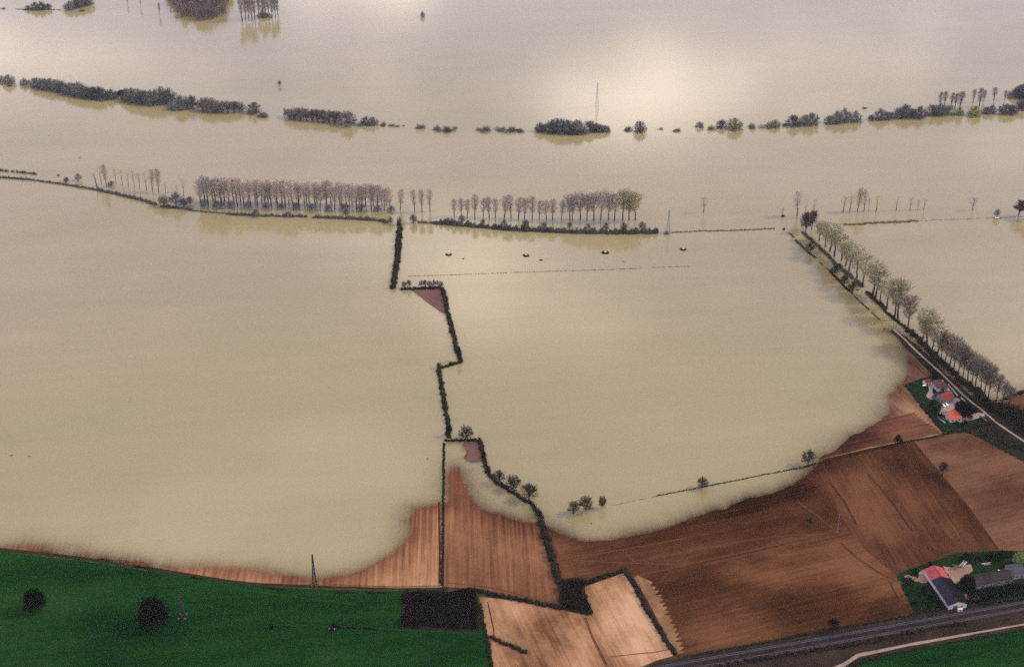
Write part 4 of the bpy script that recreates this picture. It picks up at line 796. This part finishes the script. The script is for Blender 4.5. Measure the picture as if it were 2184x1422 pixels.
# single bare trees nearer the camera
for x, yb, yt, k, w, l in [(993, 938, 908, 'round', 1.05, 'round bare tree on the hedge above the narrow ploughed field'), (1064, 1030, 1004, 'round', 1.05, 'upper of three round bare trees on the sloping hedge'), (1095, 1046, 1014, 'round', 1.0, 'middle of three round bare trees on the sloping hedge'), (1128, 1066, 1031, 'round', 1.1, 'lowest of three round bare trees on the sloping hedge'),
    (1223, 1095, 1069, 'round', .95, 'left of the three flooded bare trees off the brown field'), (1250, 1089, 1057, 'round', .9, 'middle and tallest of the three flooded bare trees off the brown field'), (1284, 1084, 1057, 'round', .6, 'slim right one of the three flooded bare trees off the brown field'),
    (1497, 1041, 1017, 'round', .95, 'small bare tree at the left end of the thin hedge in the shallows'), (1723, 993, 960, 'round', .9, 'bare tree with splayed trunks where the bank meets the water'), (2010, 1014, 985, 'round', .75, 'bare tree alone on the edge of the reddish field'),
    (1727, 1120, 1103, 'round', .9, 'small bare tree in the middle of the brown field')]:
    tree('bare_tree', x, yb, yt, k, 'twig_oak', l, group='bare trees on the near hedges and shore', wide=w * 0.98, bark='bark_dark')
for i, (x, yb, yt) in enumerate([(862, 614, 599), (873, 614, 597), (898, 613, 598), (907, 613, 597), (916, 613, 598), (925, 613, 597), (934, 612, 598), (941, 614, 599)]):
    tree('small_tree', x, yb, yt, 'round', 'twig_grey', f'{ordinal(i + 1)} small tree from the left on the hedge above the triangular mud', group='small trees above the triangular mud', wide=.75, bark='bark_dark')
for x, yb, yt, w, l in [(979, 770, 738, .35, 'upright bush at the lower end of the long hedge'), (958, 930, 905, .55, 'dark bush at the corner above the thin dividing hedge'), (937, 785, 773, .8, 'round bush at the bend of the crosswise hedge'), (962, 778, 770, .8, 'bush in the middle of the crosswise hedge'),
                        (1915, 952, 927, .75, 'dark green bush on the bank below the houses'), (1775, 1346, 1319, .9, 'dark bush beside the railway at the brown field'), (1032, 984, 962, .5, 'bush on the hedge beside the small purple mud patch')]:
    tree('bush', x, yb, yt, 'round', 'leaf_dark', l, 'bush', wide=w, bark='bark_dark')
tree('evergreen_tree', 76, 1302, 1260, 'evergreen', 'leaf_dark', 'smaller dark round tree in the green field at the left', wide=.92, bark='bark_dark')
tree('evergreen_tree', 330, 1334, 1279, 'evergreen', 'leaf_dark', 'bigger dark round tree in the green field beside the grey tower', wide=.95, bark='bark_dark')
tree('bush', 580, 1339, 1326, 'bush', 'leaf_dark', 'small dark bush in the middle of the green field', 'bush', wide=.5)
tree('bush', 709, 1340, 1325, 'bush', 'leaf_dark', 'dark bush at the left end of the short black hedge', 'bush', wide=.6)
tree('bush', 2052, 886, 858, 'evergreen', 'leaf_dark', 'big dark round bush between the houses and the road', 'bush', wide=1.25)
tree('bush', 1996, 806, 792, 'round', 'leaf_dark', 'dark bush behind the hipped roof house', 'bush', wide=1.2)
tree('bush', 2002, 876, 858, 'round', 'twig_oak', 'dark bare bush in the lawn below the gabled house', 'bush', wide=.9)
tree('bush', 2000, 894, 878, 'round', 'leaf_dark', 'dark bush at the lower corner of the lawn', 'bush', wide=1.2)
tree('bush', 2046, 1258, 1240, 'round', 'leaf_dark', 'black ivy bush at the left end of the long grey building', 'bush', wide=1.1)
tree('bush', 2062, 1252, 1228, 'evergreen', 'leaf_dark', 'tall black bush against the gable of the long grey building', 'bush', wide=1.1)
tree('bush', 2172, 1206, 1180, 'evergreen', 'twig_green', 'yellow-green bush at the right edge behind the farm', 'bush', wide=1.0)
tree('bush', 2150, 1240, 1222, 'bush', 'twig_green', 'green bush before the light grey farm roof', 'bush', wide=.8)
tree('bush', 2082, 1200, 1186, 'round', 'leaf_dark', 'dark bush behind the farmyard', 'bush', wide=.9)

hedge('hedge', [(1932, 822), (1948, 842), (1966, 868), (1986, 892), (2008, 920)], 2.6, 1.6, 'hedge_dark', 'dark garden hedge along the left side of the lawn', dens=34, leaf=0.7, rough=0.6)
for x, yb, yt, w, l in [(1992, 880, 868, 1.2, 'dark shrub on the lawn left of the parked cars'), (1984, 870, 858, 1.2, 'dark shrub in the middle of the long lawn'), (1996, 888, 878, 1.0, 'dark shrub above the white low wall'), (2022, 832, 824, .9, 'small dark shrub between the hipped and the gabled house'), (2010, 836, 827, .9, 'dark shrub behind the gabled house'),
                        (2040, 910, 898, 1.1, 'dark shrub below the orange roofed house'), (2056, 908, 896, 1.2, 'dark shrub right of the orange roofed house'), (2068, 896, 884, 1.1, 'dark shrub beside the drive of the orange roofed house'), (2074, 884, 868, 1.0, 'dark shrub right of the big round bush'),
                        (1968, 1266, 1252, 1.1, 'dark shrub left of the barn wall, upper one'), (1984, 1284, 1268, 1.2, 'dark shrub left of the barn wall, middle one'), (2002, 1300, 1286, 1.1, 'dark shrub left of the barn wall, lower one'), (1950, 1290, 1278, 1.2, 'dark shrub near the field corner left of the barn'), (1950, 1222, 1212, 1.2, 'dark shrub above the rubble heaps'),
                        (2070, 1276, 1262, 1.2, 'dark shrub right of the barn gable'), (2090, 1282, 1266, 1.2, 'dark shrub between barn gable and long grey building'), (2112, 1276, 1260, 1.2, 'dark shrub below the middle of the long grey building'), (2136, 1270, 1254, 1.2, 'dark shrub below the right half of the long grey building'), (2164, 1262, 1246, 1.2, 'dark shrub below the lighter grey farm roof'),
                        (2110, 1196, 1182, 1.2, 'dark shrub behind the long grey building'), (2132, 1196, 1180, 1.2, 'dark shrub behind the right half of the long grey building'), (2060, 1190, 1178, 1.0, 'dark shrub at the green corner behind the farmyard'), (1984, 1208, 1198, 1.2, 'low dark shrub behind the red barn roof')]:
    tree('shrub', x, yb, yt, 'round', 'leaf_dark', l, 'shrub', wide=w, bark='bark_dark')

# ------------------------------------------------------------------ small mounds in the middle water
for i, (x, y, s) in enumerate([(957, 543, 1.0), (1122, 545, 1.0), (1291, 539, 1.15), (1457, 532, 1.0)]):
    p = G(x, y, 0); o = empty('well_mound', (p.x, p.y, -0.2), 0, ordinal(i + 1) + ' from the left of four round mounds in the middle water', 'mound', 'round mounds in the middle water'); o.scale = (s, s, s)
    b = MB(); n = 14; rg = random.Random(i); prof = [(3.6, -0.4), (3.1, 0.35), (2.3, 0.85), (1.3, 1.0)]
    for r, z in prof:
        for k in range(n): t = 6.283 * k / n; q = r * rg.uniform(.9, 1.1); b.v.append((q * math.cos(t), q * math.sin(t), z * rg.uniform(.9, 1.1)))
    for j in range(3):
        for k in range(n): k2 = (k + 1) % n; b.f.append((j * n + k, j * n + k2, (j + 1) * n + k2, (j + 1) * n + k))
    b.f.append(tuple(3 * n + k for k in range(n))); b.build('earth_bank', 'hedge_dark', o)
    b = MB()
    for _ in range(150):
        t = rg.random() * 6.283; r = rg.uniform(1.9, 3.5); b.tri((r * math.cos(t), r * math.sin(t), .3), (rg.gauss(0, .4), rg.gauss(0, .4), 1), rg.uniform(.5, 1.1), .25, rg)
    b.build('reed_ring', 'hedge_dark', o)
    b = MB(); b.tube((0, 0, 0.8), (0, 0, 1.35), 1.15, 1.1, 12); b.build('concrete_cap', 'concrete', o)
for i, (x, y, s) in enumerate([(988, 552, .5), (1153, 555, .8), (1330, 558, .35), (1886, 702, .4), (912, 978, .3), (24, 971, .4), (62, 973, .3), (1261, 1116, .3), (170, 337, .5)]):
    words = ['right of the first round mound', 'right of the second round mound', 'right of the third round mound', 'beside the road where it enters the water', 'left of the thin dividing hedge', 'at the left edge of the open water', 'near the left edge of the open water', 'below the three flooded bare trees', 'in the far water at the left']
    p = G(x, y, 0); b = MB(); rg = random.Random(i + 50)
    for _ in range(60): t = rg.random() * 6.283; r = rg.random() * 1.8; b.leaf((r * math.cos(t), r * math.sin(t) * .7, rg.uniform(-.2, .7)), .7, rg)
    o = b.build('grass_tuft', 'hedge_dark'); o.location = (p.x, p.y, 0); o.scale = (s * 1.6,) * 3; tag(o, 'tiny dark tuft poking out of the water ' + words[i], 'tuft', 'tufts in the open water')

# ------------------------------------------------------------------ pylons and poles
def pylon(px, base, top, wide, mat, label, arms=3, bar=0.22, rz=0.0, footing='concrete', extra=0.0):
    p = G(px, base, 0.0); z = tz(p); p = G(px, base, max(z, 0)); Hh = height_for(px, base, top, p) - z
    o = empty('pylon', (p.x, p.y, z), rz, label, 'pylon', 'power line pylons')
    w0 = wide; w1 = wide * 0.16
    def corner(sx, sy, f): w = w0 + (w1 - w0) * min(1, f ** 0.8); return Vector((sx * w / 2, sy * w / 2, f * Hh))
    S4 = [(-1, -1), (1, -1), (1, 1), (-1, 1)]
    for sx, sy in S4:
        b = MB()
        for k in range(6): b.tube(corner(sx, sy, k / 6 * .98), corner(sx, sy, (k + 1) / 6 * .98), bar, bar * .85, 4)
        b.build('leg', mat, o)
        b = MB(); c = corner(sx, sy, 0); b.box(c.x - .7, c.x + .7, c.y - .7, c.y + .7, -.3, .5 + extra); b.build('footing', footing, o)
    b = MB(); fs = [0, .16, .3, .43, .55, .66, .76, .86, .95]
    for f0, f1 in zip(fs[:-1], fs[1:]):
        for i in range(4):
            s, t = S4[i], S4[(i + 1) % 4]
            b.tube(corner(*s, f0), corner(*t, f1), bar * .55, bar * .55, 3); b.tube(corner(*t, f0), corner(*s, f1), bar * .55, bar * .55, 3); b.tube(corner(*s, f1), corner(*t, f1), bar * .5, bar * .5, 3)
    b.build('lattice', mat, o)
    for k in range(arms):
        f = (0.70, 0.82, 0.94)[k]; L = Hh * (0.13, 0.10, 0.07)[k]; b = MB(); c = Vector((0, 0, f * Hh))
        for s in (-1, 1):
            e = c + Vector((0, s * L, 0)); b.tube(c + Vector((.3, 0, .1)), e, bar * .7, bar * .4, 3); b.tube(c + Vector((-.3, 0, .1)), e, bar * .7, bar * .4, 3); b.tube(c + Vector((0, 0, 1.3)), e, bar * .6, bar * .4, 3); b.tube(e, e - Vector((0, 0, 1.5)), .1, .1, 4)
        b.build('crossarm', mat, o)
    return o
pylon(1425, 496, 446, 4.0, 'steel', 'slim grey lattice pylon at the right end of the curving hedge', 3, .2)
pylon(1273, 228, 175, 4.2, 'steel', 'faint lattice pylon far out in the bright water', 3, .15)
pylon(671, 1247, 1180, 2.6, 'steel_dark', 'dark slender pylon at the edge of the grass and the ploughed strip', 1, .26, footing='mud')
pylon(389, 1315, 1258, 4.0, 'steel_dark', 'dim lattice tower in the green field beside the dark round tree', 2, .14, footing='mud', extra=.2)
tree('bush', 1421, 498, 489, 'bush', 'twig_grey', 'grey bush at the foot of the near pylon', 'bush', wide=.8)
def pole(px, base, top, r, mat, label):
    p = G(px, base, .9); z = tz(p); Hh = height_for(px, base, top, p) - z
    o = empty('utility_pole', (p.x, p.y, z), 0.2, label, 'pole', 'poles'); b = MB(); b.tube((0, 0, -.5), (0, 0, Hh), r, r * .6, 8); b.build('shaft', mat, o)
    b = MB(); b.box(-.9, .9, -.08, .08, Hh - .7, Hh - .5); b.build('crossarm', mat, o)
    for x in (-.75, 0, .75): b = MB(); b.tube((x, 0, Hh - .5), (x, 0, Hh - .2), .06, .05, 6); b.build('insulator', 'render_grey', o)
pole(1786, 1134, 1095, .2, 'render_grey', 'tall pale concrete pole standing in the brown field')
pole(1748, 1376, 1362, .14, 'wood', 'short thin pole beside the railway')
pole(1733, 1350, 1340, .14, 'wood', 'short pole at the foot of the bush by the railway')

# ------------------------------------------------------------------ buildings
def rect_from_eaves(a, b, c, z):
    A, B, Cc = (G(*q, z).xy for q in (a, b, c)); u = (B - A); L = u.length; u /= L; w = Vector((-u.y, u.x)); W = (Cc - B).dot(w)
    ctr = A + u * L / 2 + w * W / 2
    return ctr, L, abs(W), math.atan2(u.y, u.x)
def building(name, ctr, L, W, ang, eave, ridge, label, wall, roofs, windows=(), doors=(), hip=0.0, chimney=None, over=0.4, base_z=None, roof_split=None):
    z = tz(ctr) if base_z is None else base_z
    o = empty(name, (ctr.x, ctr.y, z), ang, label, 'house' if 'house' in name else name.split('_')[-1])
    h, w = L / 2, W / 2; b = MB()
    b.poly([(-h, -w, -.3), (h, -w, -.3), (h, -w, eave), (-h, -w, eave)]); b.poly([(h, w, -.3), (-h, w, -.3), (-h, w, eave), (h, w, eave)])
    if hip: b.poly([(-h, w, -.3), (-h, -w, -.3), (-h, -w, eave), (-h, w, eave)]); b.poly([(h, -w, -.3), (h, w, -.3), (h, w, eave), (h, -w, eave)])
    else: b.poly([(-h, w, -.3), (-h, -w, -.3), (-h, -w, eave), (-h, 0, ridge), (-h, w, eave)]); b.poly([(h, -w, -.3), (h, w, -.3), (h, w, eave), (h, 0, ridge), (h, -w, eave)])
    b.build('wall', wall, o)
    sl = (ridge - eave) / w; eo = eave - over * sl + .06; rg = ridge + .06; t = .14
    def slab(pts, mat):
        b = MB(); n = len(pts); b.poly([(x, y, zz + t) for x, y, zz in pts]); b.poly([(x, y, zz) for x, y, zz in reversed(pts)])
        for i in range(n): j = (i + 1) % n; b.poly([pts[i], pts[j], (pts[j][0], pts[j][1], pts[j][2] + t), (pts[i][0], pts[i][1], pts[i][2] + t)])
        return b.build('roof_slope', mat, o)
    H = h + over; Wd = w + over
    if hip:
        r = h - hip
        S = [([(-H, -Wd, eo), (H, -Wd, eo), (r, 0, rg), (-r, 0, rg)], roofs[0]), ([(H, Wd, eo), (-H, Wd, eo), (-r, 0, rg), (r, 0, rg)], roofs[1]), ([(H, -Wd, eo), (H, Wd, eo), (r, 0, rg)], roofs[2]), ([(-H, Wd, eo), (-H, -Wd, eo), (-r, 0, rg)], roofs[3])]
        for p, m in S: slab(p, m)
    elif roof_split:
        x, ra, rb = roof_split
        for x0, x1, rr in ((-H, x, ra), (x, H, rb)):
            slab([(x0, -Wd, eo), (x1, -Wd, eo), (x1, 0, rg), (x0, 0, rg)], rr[0]); slab([(x1, Wd, eo), (x0, Wd, eo), (x0, 0, rg), (x1, 0, rg)], rr[1])
    else:
        slab([(-H, -Wd, eo), (H, -Wd, eo), (H, 0, rg), (-H, 0, rg)], roofs[0]); slab([(H, Wd, eo), (-H, Wd, eo), (-H, 0, rg), (H, 0, rg)], roofs[1])
    b = MB(); rr = (h - hip) if hip else H; b.tube((-rr, 0, rg + .12), (rr, 0, rg + .12), .16, .16, 6); b.build('ridge', roofs[0] if roofs else roof_split[2][0], o)
    def opening(side, u, zc, ww, hh, nm):
        f = o and nm; d = .05
        b = MB(); q = MB()
        if side in 'fb':
            s = -1 if side == 'f' else 1; y = s * w
            b.box(u - ww / 2, u + ww / 2, min(y, y + s * d), max(y, y + s * d), zc - hh / 2, zc + hh / 2); q.box(u - ww / 2 - .12, u + ww / 2 + .12, min(y, y + s * .12), max(y, y + s * .12), zc - hh / 2 - .14, zc - hh / 2 - .02)
        else:
            s = -1 if side == 'l' else 1; x = s * h
            b.box(min(x, x + s * d), max(x, x + s * d), u - ww / 2, u + ww / 2, zc - hh / 2, zc + hh / 2); q.box(min(x, x + s * .12), max(x, x + s * .12), u - ww / 2 - .12, u + ww / 2 + .12, zc - hh / 2 - .14, zc - hh / 2 - .02)
        wo = b.build(nm, 'glass' if nm == 'window' else 'wood', o)
        if nm == 'window': q.build('sill', 'concrete', wo)
    for a in windows: opening(*a, 'window')
    for a in doors: opening(*a, 'door')
    if chimney:
        x, y, hh = chimney; zz = ridge - abs(y) * sl; b = MB(); b.box(x - .45, x + .45, y - .35, y + .35, zz - .5, zz + hh); c = b.build('chimney', 'tile_brown', o); b = MB(); b.box(x - .55, x + .55, y - .45, y + .45, zz + hh + .005, zz + hh + .12); b.build('cap', 'concrete', c)
    return o
# houses by the road
c, L, W, a = rect_from_eaves((1986, 812), (2001, 828), (2021, 821), 3.6)
building('house', c, L, W, a, 3.4, 6.6, 'white walled house with hipped roof, sunlit slope coloured red, shaded ones brown, beside the road', 'render_white', ['tile_brown', 'tile_red', 'tile_brown', 'tile_brown'], [('f', -3.5, 1.7, 1.2, 1.3), ('f', 0, 1.7, 1.2, 1.3), ('f', 3.5, 1.7, 1.2, 1.3), ('r', -2, 1.7, 1.2, 1.3), ('r', 2, 1.7, 1.2, 1.3)], hip=W * .45, chimney=(1.5, .8, 1.0))  # sun and shade are in the tile colours: red slope lit, brown slopes shaded
p = G(2017.5, 836, 8.6)
building('house', p.xy, 10.0, 9.0, R(28), 4.6, 8.4, 'tall gabled house with red tiled roof in the middle of the yard', 'render_grey', ['tile_red', 'tile_red'], [('f', .5, 1.8, 1.1, 1.4), ('f', 2.2, 1.8, 1.1, 1.4), ('f', 3.8, 1.8, 1.1, 1.4), ('l', -1.8, 1.9, 1.1, 1.4), ('l', 1.8, 1.9, 1.1, 1.4), ('l', 0, 5.2, 1.0, 1.2)], [('f', -2.2, 1.0, 1.1, 2.1)], chimney=(3.6, 0.6, 1.1), over=.5)
p = G(2032, 877, 6.7)
building('house', p.xy, 9.6, 12.0, R(18), 3.0, 6.5, 'low house with bright orange tiled roof nearest the field', 'render_white', ['tile_orange', 'tile_orange'], [('f', -3, 1.6, 1.2, 1.3), ('f', 3, 1.6, 1.2, 1.3), ('l', -2.5, 1.6, 1.1, 1.3), ('l', 2.5, 1.6, 1.1, 1.3)], [('f', 0, 1.0, 1.1, 2.1)], chimney=(-2.5, 1.2, 1.0))
p = G(1977, 812, 2.6)
building('garden_shed', p.xy, 5.4, 4.0, R(25), 2.4, 3.9, 'small white shed with dark red roof at the lawn corner', 'render_white', ['tile_red', 'tile_red'], [('f', 1.2, 1.3, .8, .8)], [('f', -1, .95, 1.0, 1.9)], over=.25)
p = G(1999, 843, 2.6)
building('lean_to_shed', p.xy, 6.5, 4.6, R(28), 2.2, 3.4, 'low dark shed left of the gabled house', 'wood', ['sheet_dark', 'tile_brown'], [], [('f', 0, .95, 1.6, 1.9)], over=.2)
# farm
c, L, W, a = rect_from_eaves((1971, 1216), (2023, 1293), (2056, 1280), 3.6)
building('barn', c, L, W, a, 3.4, 5.9, 'long barn with half red and half dark sheet roof beside the railway', 'render_white', None, [('r', 3.0, 2.0, 1.2, 1.2)], [('r', -1.5, 1.4, 3.0, 2.7)], roof_split=(-L * .19, ('sheet_red', 'sheet_red'), ('sheet_dark', 'sheet_black')), over=.3)
c, L, W, a = rect_from_eaves((2083, 1250), (2158, 1235), (2157, 1212), 4.0)
building('farmhouse_house', c, L, W, a, 3.8, 7.2, 'long farm building with dark slate roof right of the barn', 'render_grey', ['slate', 'slate'], [('f', -8, 1.8, 1.1, 1.3), ('f', -2, 1.8, 1.1, 1.3), ('f', 4, 1.8, 1.1, 1.3), ('f', 9, 1.8, 1.1, 1.3)], [('f', -5, 1.05, 1.1, 2.1), ('f', 1, 1.3, 2.4, 2.6)], chimney=(6, .5, 1.2)).name = 'farm_house'
c, L, W, a = rect_from_eaves((2163, 1227), (2188, 1222), (2184, 1199), 4.4)
building('outbuilding', c, L, W, a, 4.2, 6.6, 'farm outbuilding with lighter grey roof at the right edge', 'render_grey', ['slate_light', 'slate_light'], [('f', -2, 1.8, 1.1, 1.3), ('l', 0, 1.8, 1.1, 1.3)], [('f', 2, 1.05, 1.1, 2.1)])

# ------------------------------------------------------------------ walls, cars and small things round the houses
def wall_run(name, pts_px, h, mat, label):
    W = GP(pts_px, .9); b = MB(); c = W[0]
    for p, q in zip(W[:-1], W[1:]):
        d = (q - p).normalized(); n = Vector((-d.y, d.x)) * .16; k = len(b.v)
        for pt, zz in ((p + n, .5), (q + n, .5), (q - n, .5), (p - n, .5), (p + n, .9 + h), (q + n, .9 + h), (q - n, .9 + h), (p - n, .9 + h)): b.v.append((pt.x - c.x, pt.y - c.y, zz))
        b.f += [tuple(k + i for i in f) for f in ((4, 5, 6, 7), (0, 1, 5, 4), (1, 2, 6, 5), (2, 3, 7, 6), (3, 0, 4, 7))]
    o = b.build(name, mat); o.location = (c.x, c.y, 0); return tag(o, label, 'wall', 'low garden walls')
wall_run('garden_wall', [(2022, 820), (2034, 834), (2040, 842), (2043, 844)], .9, 'concrete', 'pale garden wall between the hipped house and the road')
wall_run('garden_wall', [(2049, 848), (2054, 853), (2063, 859)], .9, 'concrete', 'pale garden wall above the big dark bush')
wall_run('garden_wall', [(1994, 884), (2004, 893), (2016, 902)], .7, 'render_white', 'white low wall below the parked dark car')
wall_run('garden_wall', [(2090, 886), (2098, 893), (2105, 899)], .8, 'track', 'yellowish low wall by the road below the houses')
def car(px, py, rz, paint, label):
    p = G(px, py, .9); o = empty('parked_car', (p.x, p.y, tz(p) + .12), rz, label, 'car', 'cars parked in the yard')
    def hull(prof, w0, w1, nm, mat):
        b = MB(); n = len(prof)
        for s in (-1, 1):
            for x, z in prof: b.v.append((x, s * (w0 if z < .9 else w1), z))
        b.f.append(tuple(range(n))[::-1]); b.f.append(tuple(range(n, 2 * n)))
        for i in range(n): j = (i + 1) % n; b.f.append((i, j, n + j, n + i))
        return b.build(nm, mat, o)
    hull([(-2.05, .3), (2.05, .3), (2.1, .65), (1.95, .82), (.9, .89), (-1.9, .89), (-2.1, .7)], .85, .85, 'body', paint)
    hull([(-1.75, .89), (.85, .89), (.25, 1.36), (-1.35, 1.38)], .78, .64, 'windows', 'glass')
    b = MB(); b.box(-1.35, .25, -.63, .63, 1.385, 1.43); b.build('roof', paint, o)
    for x in (-1.3, 1.3):
        for s in (-1, 1): b = MB(); b.tube((x, s * .72, .31), (x, s * .9, .31), .31, .31, 10); wv = b.build('wheel', 'tyre', o); b = MB(); b.tube((x, s * .88, .31), (x, s * .915, .31), .18, .16, 8); b.build('hub', 'steel', wv)
car(2012.5, 865, R(-60), 'paint_white', 'left of two white cars parked before the gabled house')
car(2018.5, 862.5, R(-60), 'paint_white', 'right of two white cars parked before the gabled house')
car(2006.5, 884.5, R(-55), 'paint_white', 'white car parked left of the orange roofed house')
car(2012, 888.5, R(-50), 'paint_black', 'black car parked between the white car and the orange roofed house')
p = G(1971, 823, .9); o = empty('garden_table', (p.x, p.y, .9), R(15), 'white garden table on the lawn beside the white shed', 'table')
b = MB(); b.box(-1.4, 1.4, -.8, .8, .7, .78); b.build('table_top', 'paint_white', o)
for sx in (-1.2, 1.2):
    for sy in (-.6, .6): b = MB(); b.box(sx - .05, sx + .05, sy - .05, sy + .05, 0, .7); b.build('leg', 'paint_white', o)
p = G(2047, 1303, .9); o = empty('trackside_cabin', (p.x, p.y, 1.0), R(18), 'small pale cabin beside the railway below the barn', 'cabin')
b = MB(); b.box(-1.5, 1.5, -.7, .7, 0, 1.9); b.build('wall', 'render_white', o); b = MB(); b.box(-1.65, 1.65, -.85, .85, 1.903, 2.05); b.build('roof', 'concrete', o); b = MB(); b.box(-.4, .4, -.74, -.7, 0, 1.7); b.build('door', 'wood', o)
p = G(2127, 466, 0); o = empty('boat', (p.x, p.y, .05), R(-12), 'small red and white hull under the little tree at the right', 'boat')
b = MB(); prof = [(-3.2, .9), (-2.6, 1.0), (0, 1.1), (2, .9), (3.4, .05)]
k = 0
for zz, s in ((-.3, .7), (.7, 1.0)):
    for x, y in prof: b.v.append((x * (s * .1 + .9), y * s, zz)); 
    for x, y in reversed(prof): b.v.append((x * (s * .1 + .9), -y * s, zz))
n = 10
for i in range(n): j = (i + 1) % n; b.f.append((i, j, n + j, n + i))
b.f.append(tuple(range(n))); b.build('hull', 'paint_red', o)
b = MB(); b.box(-2.4, 2.2, -.8, .8, .5, .74); b.build('deck', 'paint_white', o)
# timber and rubble behind the barn
rg = random.Random(3)
for i, (x, y, w) in enumerate([(2034, 1212, 'left'), (2046, 1208, 'second'), (2054, 1203, 'third'), (2104, 1202, 'right')]):
    p = G(x, y, .9); b = MB()
    for k in range(9): q = rg.uniform(-1.2, 1.2); zz = .15 + .22 * (k % 3); e = rg.uniform(2.2, 4.5); b.tube((-e, q, zz), (e, q + rg.uniform(-.5, .5), zz), .12, .1, 5)
    o = b.build('timber_pile', rnd.choice(['wood', 'concrete', 'farmyard'])); o.location = (p.x, p.y, .95); o.rotation_euler = (0, 0, rg.uniform(-.4, .9)); tag(o, w + ' of four loose timber piles behind the red roofed barn', 'timber', 'timber piles behind the barn')
p = G(1941, 1228, .9)
for i, (x, y, w) in enumerate([(1935, 1230, 'left'), (1945, 1233, 'middle'), (1953, 1236, 'right')]):
    p = G(x, y, .9); b = MB()
    for k in range(14): xx, yy = rg.gauss(0, 1.0), rg.gauss(0, .8); s = rg.uniform(.3, .7); b.box(xx - s, xx + s, yy - s, yy + s, 0, s)
    o = b.build('rubble_heap', 'farmyard'); o.location = (p.x, p.y, .95); tag(o, w + ' of three pale rubble heaps left of the barn', 'rubble', 'rubble heaps left of the barn')
p = G(708, 1341, .9); b = MB(); b.box(-2, 2, -.5, .5, 0, .6); b.box(-1.8, 1.8, -.55, -.5, .1, .5); o = b.build('water_trough', 'concrete'); o.location = (p.x, p.y, tz(p)); tag(o, 'pale trough in front of the bush in the green field', 'trough')

# ------------------------------------------------------------------ haze over the whole flood plain
hz = MB(); hz.box(-9300, 9300, -4300, 14300, -3.0, 600.0)
mh = bpy.data.materials.new('haze'); mh.use_nodes = True; nt = mh.node_tree; nt.nodes.clear()
ou = nt.nodes.new('ShaderNodeOutputMaterial'); pv = nt.nodes.new('ShaderNodeVolumePrincipled')
pv.inputs['Color'].default_value = (0.86, 0.88, 0.95, 1); pv.inputs['Density'].default_value = 0.000013; pv.inputs['Anisotropy'].default_value = 0.1
nt.links.new(pv.outputs[0], ou.inputs['Volume'])
M['haze'] = mh
tag(hz.build('haze', 'haze'), 'pale haze filling the air over the whole flood plain', 'haze', kind='stuff')
